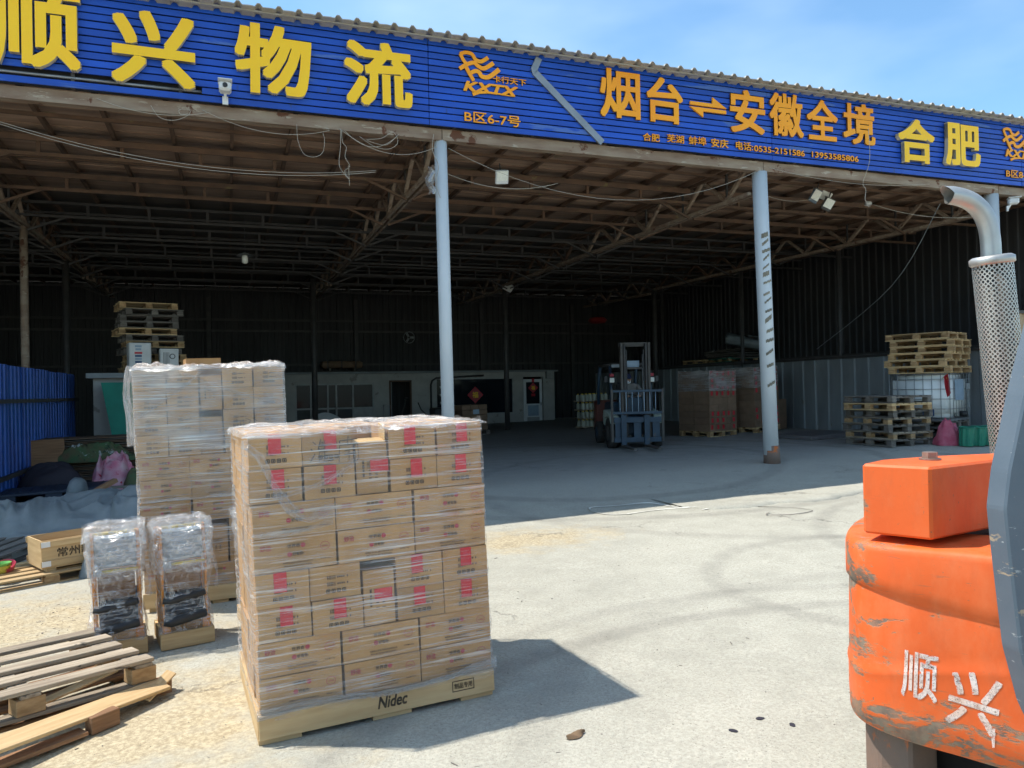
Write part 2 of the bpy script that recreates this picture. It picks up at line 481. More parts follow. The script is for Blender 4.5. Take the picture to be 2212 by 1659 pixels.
def film_mat(name, base, streak, tilt, gl=.35, crumple=0.0, sharp=.07, rough=.2):
    """stretch film: clear sheet with fine stretched whitish lines; UV in metres"""
    m, t, out = nt(name)
    N, L = t.nodes, t.links
    tc = N.new('ShaderNodeTexCoord')
    fs = None
    for k, (tl, su, sv, lo, w) in enumerate(((tilt, 1.1, 55, .55, .8), (-tilt * .6, 1.6, 80, .57, .7), (tilt * 2.3, .7, 38, .60, .9), (tilt * .3, 3.5, 130, .56, .5))):
        mp = N.new('ShaderNodeMapping')
        mp.inputs['Rotation'].default_value = (0, 0, tl)
        mp.inputs['Location'].default_value = (k * 3.1, k * 1.7, 0)
        mp.inputs['Scale'].default_value = (su, sv, 1)
        L.new(tc.outputs['UV'], mp.inputs['Vector'])
        f = ramp(t, nznode(t, mp.outputs['Vector'], 1.0, 3, .55), lo, lo + sharp)
        f = math_(t, 'MULTIPLY', f, w)
        fs = f if fs is None else math_(t, 'MAXIMUM', fs, f)
    mp = N.new('ShaderNodeMapping')
    mp.inputs['Scale'].default_value = (1.5, 3.2, 1)
    L.new(tc.outputs['UV'], mp.inputs['Vector'])
    big = ramp(t, nznode(t, mp.outputs['Vector'], 1.3, 3), .38, .72)
    hgt = fs
    if crumple:
        nz = N.new('ShaderNodeTexNoise')
        nz.inputs['Scale'].default_value = 13
        nz.inputs['Detail'].default_value = 5
        nz.inputs['Roughness'].default_value = .6
        nz.inputs['Distortion'].default_value = 1.2
        L.new(tc.outputs['UV'], nz.inputs['Vector'])
        rid = math_(t, 'ABSOLUTE', math_(t, 'SUBTRACT', nz.outputs['Fac'], .5))
        ridge = ramp(t, rid, .0, .05, (1, 1, 1, 1), (0, 0, 0, 1))
        fs = math_(t, 'MAXIMUM', fs, math_(t, 'MULTIPLY', ridge, .8))
        hgt = math_(t, 'ADD', math_(t, 'MULTIPLY', rid, 6.0 * crumple), fs)
    fac = math_(t, 'MULTIPLY_ADD', fs, streak, base)
    fac = math_(t, 'MULTIPLY', fac, math_(t, 'MULTIPLY_ADD', big, .9, .5))
    fac = math_(t, 'MINIMUM', fac, .93)
    tr = N.new('ShaderNodeBsdfTransparent')
    di = N.new('ShaderNodeBsdfDiffuse')
    di.inputs['Color'].default_value = (.82, .81, .79, 1)
    tl = N.new('ShaderNodeBsdfTranslucent')
    tl.inputs['Color'].default_value = (.80, .79, .77, 1)
    gs = N.new('ShaderNodeBsdfGlossy')
    gs.inputs['Roughness'].default_value = rough
    gs.inputs['Color'].default_value = (.95, .95, .95, 1)
    b = N.new('ShaderNodeBump')
    b.inputs['Strength'].default_value = .6
    b.inputs['Distance'].default_value = .006 + .02 * crumple
    L.new(hgt, b.inputs['Height'])
    for nn in (di, gs):
        L.new(b.outputs['Normal'], nn.inputs['Normal'])
    a = N.new('ShaderNodeMixShader'); a.inputs[0].default_value = .35
    L.new(di.outputs[0], a.inputs[1]); L.new(tl.outputs[0], a.inputs[2])
    g = N.new('ShaderNodeMixShader'); g.inputs[0].default_value = gl
    L.new(a.outputs[0], g.inputs[1]); L.new(gs.outputs[0], g.inputs[2])
    x = N.new('ShaderNodeMixShader')
    L.new(fac, x.inputs[0]); L.new(tr.outputs[0], x.inputs[1]); L.new(g.outputs[0], x.inputs[2])
    L.new(x.outputs[0], out.inputs['Surface'])
    return m
m_film = film_mat('stretch_film', .11, .62, -.17, .3)
m_filmtop = film_mat('stretch_film_bunched', .16, .7, .3, .4, .8)
m_filmwhite = film_mat('stretch_film_crinkled', .22, .7, .6, .55, 1.2, .10, .16)
m_filmloose = film_mat('stretch_film_loose', .10, .75, .8, .55, 1.0, .08, .14)

# ------------------------------------------------------------------ lettering
_tc = {}
def text_mesh(s, w, h, ext, mats, off=0.0, shear=0.0):
    """letters in the XZ plane facing -Y, scaled to w x h, centred; front at y=-ext, back at y=0.
    off > 0 makes them bold: shifted copies of the strokes, each a hair deeper than the last"""
    key = (s, shear)
    if key not in _tc:
        cu = bpy.data.curves.new('lettering', 'FONT')
        cu.body = s
        cu.size = 1
        cu.shear = shear
        cu.extrude = .5
        cu.resolution_u = 3
        o = bpy.data.objects.new('lettering', cu)
        COL.objects.link(o)
        bpy.context.view_layer.update()
        dg = bpy.context.evaluated_depsgraph_get()
        me = bpy.data.meshes.new_from_object(o.evaluated_get(dg))
        bpy.data.objects.remove(o)
        _tc[key] = ([v.co.copy() for v in me.vertices], [tuple(p.vertices) for p in me.polygons], [p.normal.z for p in me.polygons])
        bpy.data.meshes.remove(me)
    vs, fs, nz = _tc[key]
    x0, x1 = min(v.x for v in vs) - off, max(v.x for v in vs) + off
    y0, y1 = min(v.y for v in vs) - off, max(v.y for v in vs) + off
    sx, sy = w / (x1 - x0), h / (y1 - y0)
    mb = MB()
    sh = [(0, 0)]
    if off > 0:
        sh = [(off * math.cos(a * math.pi / 4), off * math.sin(a * math.pi / 4)) for a in range(8)] + [(0, 0)]
        sh = [(max(-off * .8, min(off * .8, a * 1.2)), max(-off * .8, min(off * .8, b * 1.2))) for a, b in sh]
    mm = [0 if n > .5 else (1 if len(mats) > 1 else 0) for n in nz]
    for k, (dx, dy) in enumerate(sh):
        e = ext - .0002 * k if off > 0 else ext
        mb.add([((v.x + dx - (x0 + x1) / 2) * sx, -(v.z + .5) * e, (v.y + dy - (y0 + y1) / 2) * sy) for v in vs], fs)
        mb.m[-len(fs):] = mm
    return mb
# ================================================================== ground
def ground_mat():
    m, t, out = nt('concrete_yard')
    N, L = t.nodes, t.links
    v = coords(t, rnd=False)
    p = N.new('ShaderNodeBsdfPrincipled')
    big = ramp(t, nznode(t, v, .55, 6, .6), .30, .70)
    col = mix(t, big, (.45, .43, .352), (.35, .335, .275))
    mid = ramp(t, nznode(t, v, 3.0, 7, .65), .36, .66)
    col = mix(t, math_(t, 'MULTIPLY', mid, .55), col, (.545, .52, .43))
    fine = ramp(t, nznode(t, v, 48, 5, .75), .38, .60)
    col = mix(t, math_(t, 'MULTIPLY', fine, .55), col, (.25, .235, .195))
    spk = ramp(t, nznode(t, v, 110, 2, .5), .63, .69)
    col = mix(t, math_(t, 'MULTIPLY', spk, .55), col, (.10, .09, .08))
    sx = N.new('ShaderNodeSeparateXYZ')
    L.new(v, sx.inputs[0])
    X, Y = sx.outputs[0], sx.outputs[1]
    stn = ramp(t, nznode(t, v, 1.15, 6, .7, .6), .60, .72)
    col = mix(t, math_(t, 'MULTIPLY', stn, .30), col, (.20, .19, .165))
    # sandy dust lying in patches left of the lane and along the wrapped loads
    def blob(cx, cy, rx, ry):
        a = math_(t, 'DIVIDE', math_(t, 'SUBTRACT', X, cx), rx)
        b = math_(t, 'DIVIDE', math_(t, 'SUBTRACT', Y, cy), ry)
        d = math_(t, 'SQRT', math_(t, 'ADD', math_(t, 'MULTIPLY', a, a), math_(t, 'MULTIPLY', b, b)))
        return math_(t, 'SUBTRACT', 1.0, d)
    dust = math_(t, 'MAXIMUM', math_(t, 'MAXIMUM', blob(2.9, 7.6, 1.3, .75), blob(-1.9, 6.6, 2.1, 1.5)), blob(-.6, 4.4, 1.5, 1.3))
    dust = math_(t, 'ADD', dust, math_(t, 'MULTIPLY_ADD', nznode(t, v, 4.5, 6, .65), 1.9, -.95))
    dust = ramp(t, dust, .05, .75)
    straw = ramp(t, nznode(t, coords(t, (1, 1, 1), rnd=False), 34, 6, .8), .40, .58)
    col = mix(t, math_(t, 'MULTIPLY', dust, .9), col, mix(t, straw, (.54, .455, .30), (.31, .245, .15)))
    # floor under the roof blends into a greyer colour
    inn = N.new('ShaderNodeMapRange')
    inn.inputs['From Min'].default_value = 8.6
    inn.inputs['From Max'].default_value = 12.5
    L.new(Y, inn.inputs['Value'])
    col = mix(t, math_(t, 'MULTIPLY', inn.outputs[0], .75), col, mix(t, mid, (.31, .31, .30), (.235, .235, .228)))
    # tyre marks
    nzm = ramp(t, nznode(t, v, 5.0, 5, .6), .05, .62)
    for cx, cy, r, w, k in ((2.85, 1.09, 3.45, .075, .42), (3.01, 1.77, 3.21, .07, .28), (5.03, 4.73, 1.46, .08, .34), (8.3, 4.6, 3.1, .08, .35), (7.6, 9.9, 4.3, .10, .3), (4.0, 2.0, 3.0, .09, .2), (5.8, 13.2, 3.9, .11, .45), (6.4, 12.6, 4.9, .11, .4)):
        a = math_(t, 'SUBTRACT', X, cx)
        b = math_(t, 'SUBTRACT', Y, cy)
        d = math_(t, 'SQRT', math_(t, 'ADD', math_(t, 'MULTIPLY', a, a), math_(t, 'MULTIPLY', b, b)))
        e = math_(t, 'ABSOLUTE', math_(t, 'SUBTRACT', d, r))
        e = math_(t, 'SUBTRACT', 1.0, math_(t, 'DIVIDE', e, w * 1.6))
        e = math_(t, 'MAXIMUM', math_(t, 'MINIMUM', math_(t, 'MULTIPLY', e, 1.6), 1.0), 0.0)
        col = mix(t, math_(t, 'MULTIPLY', math_(t, 'MULTIPLY', e, nzm), k * .85), col, (.16, .15, .13))
    # cracks
    vo = N.new('ShaderNodeTexVoronoi')
    vo.feature = 'DISTANCE_TO_EDGE'
    vo.inputs['Scale'].default_value = .34
    dv = N.new('ShaderNodeVectorMath')
    dv.operation = 'ADD'
    nn = N.new('ShaderNodeTexNoise')
    nn.inputs['Scale'].default_value = 2.2
    nn.inputs['Detail'].default_value = 6
    nn.inputs['Roughness'].default_value = .7
    L.new(v, nn.inputs['Vector'])
    sc2 = N.new('ShaderNodeVectorMath')
    sc2.operation = 'SCALE'
    sc2.inputs['Scale'].default_value = .9
    L.new(nn.outputs['Color'], sc2.inputs[0])
    L.new(v, dv.inputs[0])
    L.new(sc2.outputs[0], dv.inputs[1])
    L.new(dv.outputs[0], vo.inputs['Vector'])
    cr = ramp(t, vo.outputs['Distance'], .002, .008, (1, 1, 1, 1), (0, 0, 0, 1))
    crm = math_(t, 'MULTIPLY', cr, ramp(t, nznode(t, v, .8, 4), .49, .62))
    col = mix(t, math_(t, 'MULTIPLY', crm, .55), col, (.10, .09, .075))
    L.new(col, p.inputs['Base Color'])
    p.inputs['Roughness'].default_value = .88
    p.inputs['Specular IOR Level'].default_value = .25
    h = math_(t, 'SUBTRACT', math_(t, 'ADD', nznode(t, v, 60, 5, .75), math_(t, 'MULTIPLY', nznode(t, v, 9, 5, .6), 1.2)), math_(t, 'MULTIPLY', crm, 1.5))
    b = N.new('ShaderNodeBump')
    b.inputs['Strength'].default_value = .55
    b.inputs['Distance'].default_value = .012
    L.new(h, b.inputs['Height'])
    L.new(b.outputs['Normal'], p.inputs['Normal'])
    L.new(p.outputs['BSDF'], out.inputs['Surface'])
    return m
m_ground = ground_mat()
def lines(lo, hi, a, b, fine, coarse):
    r = []
    x = lo
    while x < a:
        r.append(x); x += coarse
    x = a
    while x < b:
        r.append(x); x += fine
    x = b
    while x <= hi:
        r.append(x); x += coarse
    return r
gx = lines(-120, 120, -8, 20, .35, 8)
gy = lines(-120, 120, 0, 14, .3, 8)
gb = MB()
gb.add([(x, y, gz(x, y) + (.006 * fbm(x * .8, y * .8) if 0 < y < 14 and -8 < x < 20 else 0)) for y in gy for x in gx],
       [(j * len(gx) + i, j * len(gx) + i + 1, (j + 1) * len(gx) + i + 1, (j + 1) * len(gx) + i) for j in range(len(gy) - 1) for i in range(len(gx) - 1)])
struct(ob('ground', gb.mesh('ground', m_ground, True)))
# raised worn slab with a broken edge in front of the columns
def slab_edge(i):
    return [(5.35, 8.35), (5.6, 8.05), (6.0, 7.92), (6.5, 7.98), (6.9, 7.8), (7.4, 7.86), (7.9, 8.0), (8.3, 7.9), (8.9, 8.05), (9.6, 7.95), (10.4, 8.1), (11.5, 8.2)][i]
pe = [slab_edge(i) for i in range(12)]
sb = MB()
fine_e = []
for i in range(11):
    for k in range(6):
        f = k / 6
        x = pe[i][0] * (1 - f) + pe[i + 1][0] * f
        y = pe[i][1] * (1 - f) + pe[i + 1][1] * f
        fine_e.append((x, y + .05 * fbm(x * 5, 3.3)))
vs, fs = [], []
for x, y in fine_e:
    for yy, dz in ((y - .012, -.004), (y, .016), (y + .25, .020), (y + .6, .014), (y + 1.1, -.006)):
        vs.append((x, yy, gz(x, yy) + dz + .004 * fbm(x * 3, yy * 3)))
for i in range(len(fine_e) - 1):
    for j in range(4):
        a = i * 5 + j
        fs.append((a, a + 5, a + 6, a + 1))
sb.add(vs, fs)
struct(ob('pavement', sb.mesh('pavement', m_ground, True)))

# ================================================================== warehouse shed
YC = 10.69
shed = thing('warehouse_shed', 'long open-fronted warehouse shed with brown roof underside and steel trusses', 'warehouse', loc=(0, 0, 0))
# roof boards (underside seen): strips running along the front
ROOF_Z = 5.42
y = 10.62
k = 0
XW0, XW1 = -14.0, 24.0
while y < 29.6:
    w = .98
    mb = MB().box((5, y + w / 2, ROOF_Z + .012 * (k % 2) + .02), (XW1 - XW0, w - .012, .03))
    part('roof_board', mb, m_roofin if y < 16.4 else m_roofback, shed)  # boards further in carry the interior's shade in their colour
    y += w
    k += 1
part('roof_deck', MB().box((5, 20.45, 5.60), (38.4, 19.3, .05)), m_rooftop, shed)
# rafters running inwards, about 1.1 m apart
raf = MB().box((0, 19.9, 0), (.05, 18.4, .085)).mesh('rafter', m_steelbr)
x = -8.9
while x < 19:
    ob('rafter', raf, shed, loc=(x, 0, 5.36))
    x += .82
# lattice purlins running along the front
PUR = [12.75, 14.85, 16.95, 19.0, 21.05, 23.1, 25.2, 27.3]
COLX = [-9.2, -3.6, 2.93, 8.5, 14.0, 19.6]
def purlin(x0, x1):
    mb = MB()
    mb.bar((x0, 0, .13), (x1, 0, .13), .06, .05)
    mb.bar((x0, 0, -.13), (x1, 0, -.13), .05, .05)
    n = max(2, round((x1 - x0) / 1.1))
    for i in range(1, n):
        xx = x0 + (x1 - x0) * i / n
        mb.box((xx, 0, 0), (.05, .045, .24))
    mb.bar((x0 + .05, 0, -.42), (x0 + .75, 0, -.13), .04, .04)
    mb.bar((x1 - .05, 0, -.42), (x1 - .75, 0, -.13), .04, .04)
    return mb
for i in range(5):
    a = COLX[i]
    pm = purlin(0, COLX[i + 1] - a).mesh('purlin', [m_steelbr])
    pk = purlin(0, COLX[i + 1] - a).mesh('purlin', [m_steeldk])
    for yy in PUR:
        ob('purlin', pm if yy < 16 else pk, shed, loc=(a, yy, 5.17 + RND.uniform(-.012, .012)))  # purlins further in take the darker steel, shade put into the colour
for k in range(7):
    part('batten', MB().box((5, 11.75 + 2.05 * k, 5.30), (37, .045, .05)), m_steelbr if k < 3 else m_steeldk, shed)  # deeper battens likewise darkened by colour for the interior shade
# planks hung along the purlins near the front (wide weathered boards)
for yy, zz in ((12.55, 5.22), (14.62, 5.24)):
    for i in range(1, 4):
        part('fascia_board', MB().box(((COLX[i] + COLX[i + 1]) / 2, yy, zz), (COLX[i + 1] - COLX[i] - .3, .03, .085)), m_steelbr, shed)
# front beam under the sign
for i in range(5):
    part('front_beam', MB().box(((COLX[i] + COLX[i + 1]) / 2, YC - .03, 5.165), (COLX[i + 1] - COLX[i] - .012, .13, .155)), m_rust, shed)
# trusses
def truss(xc, y0, y1, n):
    t = ob('truss', None, shed, loc=(xc, 0, 0))
    zb0, zb1, zt = 4.78, 4.90, 5.33
    zb = lambda yy: zb0 + (zb1 - zb0) * (yy - y0) / (y1 - y0)
    for s in (-1, 1):
        part('bottom_chord', MB().bar((s * .05, y0, zb(y0)), (s * .05, y1, zb(y1)), .05, .06), m_rust, t)
        part('top_chord', MB().bar((s * .05, y0, zt), (s * .05, y1, zt), .05, .06), m_steelbr, t)
    st = (y1 - y0) / n
    for i in range(n):
        ya = y0 + i * st
        for s, (p, q) in ((-1, ((0, ya, zt), (0, ya + st / 2, zb(ya + st / 2)))), (1, ((0, ya + st / 2, zb(ya + st / 2)), (0, ya + st, zt)))):
            part('diagonal', MB().bar((s * .03, p[1], p[2]), (s * .03, q[1], q[2]), .06, .06), m_rust if i < 5 else m_steelbr, t)
        part('web_post', MB().bar((0, ya + st / 2, zb(ya + st / 2)), (0, ya + st / 2, zt), .035, .035), m_steeldk, t)
    return t
for xc in (-3.6, 2.93, 8.5, 14.0):
    truss(xc, 10.9, 23.7, 9)
    truss(xc, 23.7, 28.9, 4)
# front columns: round pipe painted pale blue
def column(x, y, z0, z1, r, mt, lean=(0, 0), n=14, name='column'):
    return part(name, MB().tube([(x + lean[0], y + lean[1], z0 - .1), (x, y, z1)], r, n), mt, shed, True)
column(2.93, YC, gz(2.93, YC), 5.09, .095, m_colblue, (.045, 0), 8)
c2 = column(8.49, YC, gz(8.49, YC), 5.09, .128, m_colblue, (.12, 0), 10)
column(13.92, YC, gz(13.92, YC), 5.09, .128, m_colblue, (.1, 0), 12)
column(-3.6, YC, gz(-3.6, YC), 5.09, .11, m_colblue)
# scraps of old tape left on the second column
for i, zz in enumerate((3.95, 3.82, 3.70, 3.57, 3.42, 3.30, 3.18, 2.98, 2.85, 2.70, 2.52, 2.36, 2.20, 1.98, 1.78, 1.45)):
    f = (5.09 - zz) / 4.9
    cx = 8.49 + .12 * f
    a0 = -1.95 + RND.uniform(-.1, .1) - .35
    a1 = a0 + RND.uniform(.8, 1.15)
    hh = RND.choice((.05, .035, .075, .04))
    mb = MB()
    til = RND.uniform(.04, .10)
    mb.grid(lambda u, v: Vector((cx + .1335 * math.cos(a0 + (a1 - a0) * u), YC + .1335 * math.sin(a0 + (a1 - a0) * u), zz + til * u + hh * v + .008 * math.sin(17 * u + i))), 7, 2)
    part('tape_scrap', mb, m_tapeold, shed)
# muddy foot of the second column
part('column_foot', MB().cyl((8.62, YC, gz(8.6, YC) - .05), (8.61, YC, gz(8.6, YC) + .30), .145, .134, 10), m_forkdirt, shed, True)
for x, yy, r in ((2.45, 23.7, .085), (8.58, 23.7, .085), (14.2, 23.7, .085)):
    column(x, yy, gz(x, yy), 4.95, r, m_steeldk, name='post')
for x, yy, r in ((-3.62, 17.0, .07), (-3.66, 21.3, .085)):
    column(x, yy, gz(x, yy), 4.86, r, m_rust if yy < 18 else m_steeldk, name='post')
# roof cap above the sign: trapezoid sheets with a ribbed edge
def ribbed(w, d, pitch, h, thick=.012):
    """ribbed sheet, ribs along y, x from 0 to w"""
    mb = MB()
    xs, x = [], 0.0
    while x < w - 1e-6:
        xs += [(x, 0), (x + pitch * .40, .006), (x + pitch * .60, 0), (x + pitch * .72, h), (x + pitch * .86, h)]
        x += pitch
    xs.append((w, 0))
    n = len(xs)
    vs = [(a, 0, b) for a, b in xs] + [(a, d, b) for a, b in xs] + [(a, 0, b - thick) for a, b in xs] + [(a, d, b - thick) for a, b in xs]
    fs = [(i, i + 1, n + i + 1, n + i) for i in range(n - 1)] + [(2 * n + i + 1, 2 * n + i, 3 * n + i, 3 * n + i + 1) for i in range(n - 1)] + [(2 * n + i, 2 * n + i + 1, i + 1, i) for i in range(n - 1)]
    return mb.add(vs, fs)
cap = ribbed(2.0, 3.2, .25, .045).mesh('roof_sheet', m_rooftop)
x = -14.0
while x < 22:
    o = ob('roof_sheet', cap, shed, mat=Matrix.Translation((x, 10.24, 6.455 + RND.uniform(-.006, .006))) @ Matrix.Rotation(rad(-3.0), 4, 'X'))
    x += 2.0
part('edge_trim', MB().box((4, 10.36, 6.435), (36, .04, .02)), m_rooftop, shed)
# back wall: dark corrugated sheets
def corr(w, h, pitch, depth):
    mb = MB()
    xs, x = [], 0.0
    while x < w - 1e-6:
        xs += [(x, 0), (x + pitch * .55, 0), (x + pitch * .62, -depth), (x + pitch * .93, -depth)]
        x += pitch
    xs += [(w, 0), (w + .04, 0)]
    n = len(xs)
    mb.add([(a, b, 0) for a, b in xs] + [(a, b, h) for a, b in xs], [(i, i + 1, n + i + 1, n + i) for i in range(n - 1)])
    return mb
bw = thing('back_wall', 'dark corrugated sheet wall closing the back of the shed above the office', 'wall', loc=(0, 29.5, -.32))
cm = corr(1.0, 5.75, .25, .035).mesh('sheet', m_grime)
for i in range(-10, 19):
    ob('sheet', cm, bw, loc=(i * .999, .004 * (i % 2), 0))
for zz in (2.9, 4.15, 4.55):
    part('rail', MB().box((4.5, -.07, zz), (29, .05, .07)), m_steeldk, bw)
for xx in (-6.2, -.6, 4.6, 9.6, 13.6):
    part('stud', MB().box((xx, -.12, 2.7), (.14, .10, 5.3)), m_steeldk, bw)
# side walls
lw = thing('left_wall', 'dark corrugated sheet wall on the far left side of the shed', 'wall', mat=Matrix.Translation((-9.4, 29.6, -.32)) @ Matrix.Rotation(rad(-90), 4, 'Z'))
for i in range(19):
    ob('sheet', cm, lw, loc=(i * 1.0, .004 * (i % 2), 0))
rw = thing('upper_side_wall', 'dark ribbed sheet wall above the pale partition on the right', 'wall', mat=Matrix.Translation((16.6, 29.6, 2.1)) @ Matrix.Rotation(rad(-90), 4, 'Z'))
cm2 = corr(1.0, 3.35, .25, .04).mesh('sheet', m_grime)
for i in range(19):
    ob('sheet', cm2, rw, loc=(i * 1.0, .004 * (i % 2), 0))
# right partition: pale panels, lean-to roof on top, posts
pt = thing('partition_wall', 'pale blue grey sheet partition along the right side of the shed', 'wall', loc=(14.75, 0, 0))
cm3 = corr(.9, 1.86, .45, .03).mesh('panel', m_panel)
i = 0
yy = 11.0
while yy < 29:
    ob('panel', cm3, pt, mat=Matrix.Translation((RND.uniform(-.025, .025), yy + .9, .27)) @ Matrix.Rotation(rad(-90), 4, 'Z') @ Matrix.Rotation(rad(RND.uniform(-1.2, 1.2)), 4, 'Y'))
    yy += .9
    i += 1
part('top_rail', MB().box((-.02, 20, 2.155), (.10, 18, .06)), m_steeldk, pt)
part('flat_roof', MB().box((.95, 20, 2.22), (1.8, 18.1, .05)), m_steeldk, pt)
for yv in (15.6, 19.6, 24.2):
    part('post', MB().cyl((.05, yv, .25), (.05, yv, 5.1), .06, n=10), m_steeldk, pt, True)

# ================================================================== sign
sg = thing('sign_board', 'long blue slatted fascia sign with large yellow and orange characters', 'sign', loc=(0, 0, 0))
NS = 13
Z0, Z1 = 5.245, 6.475
ph = (Z1 - Z0) / NS
seg = [(-9.3, -3.3), (-3.3, 2.72), (2.72, 8.6), (8.6, 14.5), (14.5, 20.4)]
for i in range(NS):
    zc = Z0 + ph * (i + .5)
    for a, b in seg:
        x0, x1 = a, b
        if i in (1,) and b < 3 and a > -4:
            x0 = -.25                                  # slat missing at the left
        if i in (1,) and b < -3:
            continue
        mb = MB().box(((x0 + x1) / 2, 10.50 + RND.uniform(-.003, .003), zc), (x1 - x0 - .008, .022, ph - .017))
        part('slat', mb, m_slat, sg, bevel=.003)
part('backing', MB().box((5.5, 10.60, 5.86), (30, .02, 1.20)), m_black, sg)
x = -8.9
while x < 20:
    part('batten', MB().box((x, 10.545, 5.86), (.04, .05, 1.22)), m_steeldk, sg)
    x += 1.2
part('pipe', MB().cyl((-9, 10.535, 5.385), (0.1, 10.535, 5.385), .018, n=8), m_grey, sg, True)
LET = [('顺', -2.06, 5.905, .95, .98, 'y'), ('兴', -.79, 5.814, .96, .93, 'y'), ('物', .63, 5.855, .97, .92, 'y'), ('流', 2.00, 5.84, .94, .89, 'y'),
       ('合', 11.72, 5.833, .88, .80, 'y'), ('肥', 12.86, 5.867, .89, .80, 'y'),
       ('烟', 5.74, 6.02, .70, .76, 'o'), ('台', 6.53, 6.005, .66, .72, 'o'), ('安', 8.10, 5.995, .70, .72, 'o'), ('徽', 8.88, 6.02, .70, .73, 'o'), ('全', 9.64, 6.015, .67, .70, 'o'), ('境', 10.45, 6.03, .72, .73, 'o'),
       ('卡行天下', 3.93, 6.008, .52, .10, 's'), ('KXTX', 3.64, 5.856, .84, .15, 'k'), ('B区6-7号', 3.66, 5.419, .86, .16, 's'),
       ('合肥', 6.28, 5.405, .30, .125, 's'), ('芜湖', 6.72, 5.425, .31, .13, 's'), ('蚌埠', 7.13, 5.43, .33, .14, 's'), ('安庆', 7.55, 5.43, .33, .14, 's'), ('电话:', 8.03, 5.43, .34, .14, 's'),
       ('0535-2151586', 8.74, 5.411, 1.04, .10, 's'), ('13953585806', 9.92, 5.416, 1.02, .10, 's'),
       ('KXTX', 14.46, 5.856, .84, .15, 'k'), ('卡行天下', 14.75, 6.008, .52, .10, 's'), ('B区8-9号', 14.48, 5.459, .86, .15, 's')]
for s, x, z, w, h, st in LET:
    if st == 'y':
        mb = text_mesh(s, w, h, .075, [m_yellow, m_cream], .033)
        yb = 10.475
    elif st == 'o':
        mb = text_mesh(s, w, h, .035, [m_orange, m_orangeside], .026)
        yb = 10.482
    elif st == 'k':
        mb = text_mesh(s, w, h, .02, [m_orange, m_orangeside], .04, .25)
        yb = 10.484
    else:
        mb = text_mesh(s, w, h, .018, [m_orange, m_orangeside], .014)
        yb = 10.484
    part('character' if len(s) == 1 else 'lettering', mb, [m_yellow, m_cream] if st == 'y' else [m_orange, m_orangeside], sg, mat=Matrix.Translation((x, yb + (.0 if len(s) > 1 else RND.uniform(-.004, .004)), z)) @ Matrix.Rotation(rad(RND.uniform(-.7, .7) if len(s) < 3 else 0), 4, 'Y'))
# emblem: three waving ribbons on a slanting stem, and the swoosh under the letters
def ribbon(pts, w0, w1, yb, t):
    mb = MB()
    n = len(pts)
    top, bot = [], []
    for i, p in enumerate(pts):
        a, b = pts[max(i - 1, 0)], pts[min(i + 1, n - 1)]
        d = Vector((b[0] - a[0], b[1] - a[1])).normalized()
        w = (w0 + (w1 - w0) * i / (n - 1)) / 2
        top.append((p[0] - d.y * w, p[1] + d.x * w))
        bot.append((p[0] + d.y * w, p[1] - d.x * w))
    poly = bot + top[::-1]
    V = [(q[0], yb - t, q[1]) for q in poly] + [(q[0], yb, q[1]) for q in poly]
    m = len(poly)
    F = [(i, i + 1, m - 2 - i, m - 1 - i) for i in range(n - 1)]
    S = [(i, i + m, (i + 1) % m + m, (i + 1) % m) for i in range(m)]
    mb.add(V, F)
    mb.add(V, S, 1)
    return mb
def emblem(ox, oz):
    e = ob('emblem', None, sg, loc=(ox, 0, oz))
    def cv(pts):
        q = []
        for i in range(len(pts) - 1):
            p0, p1, p2, p3 = (Vector(pts[max(0, min(len(pts) - 1, i + k))]) for k in (-1, 0, 1, 2))
            for k in range(5):
                t = k / 5
                q.append(.5 * ((2 * p1) + (p2 - p0) * t + (2 * p0 - 5 * p1 + 4 * p2 - p3) * t * t + (3 * p1 - p0 - 3 * p2 + p3) * t ** 3))
        q.append(Vector(pts[-1]))
        return [((p.x - 984) * .0024, -(p.y - 413) * .0024 + .11 * (p.x - 984) * .0024) for p in q]
    for q in (ribbon(cv([(862, 338), (878, 372), (900, 402)]), .05, .05, 10.486, .022),
              ribbon(cv([(860, 340), (895, 330), (935, 340), (955, 370), (990, 383), (1036, 358)]), .05, .055, 10.487, .022),
              ribbon(cv([(856, 428), (900, 402), (945, 390), (972, 410), (1010, 424), (1070, 390)]), .055, .06, 10.488, .022),
              ribbon(cv([(925, 452), (955, 440), (978, 448), (995, 472), (1040, 474), (1106, 428)]), .055, .065, 10.489, .022),
              ribbon(cv([(893, 412), (918, 458), (942, 500)]), .06, .05, 10.485, .022)):
        part('ribbon', q, [m_orange, m_orangeside], e)
    part('swoosh', ribbon([(-.12, -.415), (-.02, -.375), (.12, -.36), (.30, -.362), (.50, -.375)], .05, .01, 10.486, .02), [m_orange, m_orangeside], e)
    return e
emblem(3.48, 6.16)
emblem(14.30, 6.14)
# double arrow between the place names
for s in (0, 1):
    pts = [(-.35, .03), (.10, .03), (.10, .13), (.35, -.02), (.35, -.03), (-.35, -.03)]
    if s == 0:
        pts = [(-.34, .035), (.08, .035), (.08, .14), (.35, -.02), (-.34, -.02)]
    else:
        pts = [(.34, -.105), (.34, -.05), (-.35, -.05), (-.10, -.20), (-.10, -.105)]
    mb = MB().prism([(a, b) for a, b in pts], 0, .03, mat=Matrix(((1, 0, 0, 0), (0, 0, -1, 0), (0, 1, 0, 0), (0, 0, 0, 1))))
    part('arrow', mb, m_orange, sg, loc=(7.34, 10.486, 6.02))
# grey bent divider strip
part('divider', ribbon([(4.40, 6.40), (4.315, 6.215), (4.33, 6.18), (5.42, 5.24)], .10, .10, 10.486, .03), [m_grey, m_grey], sg)

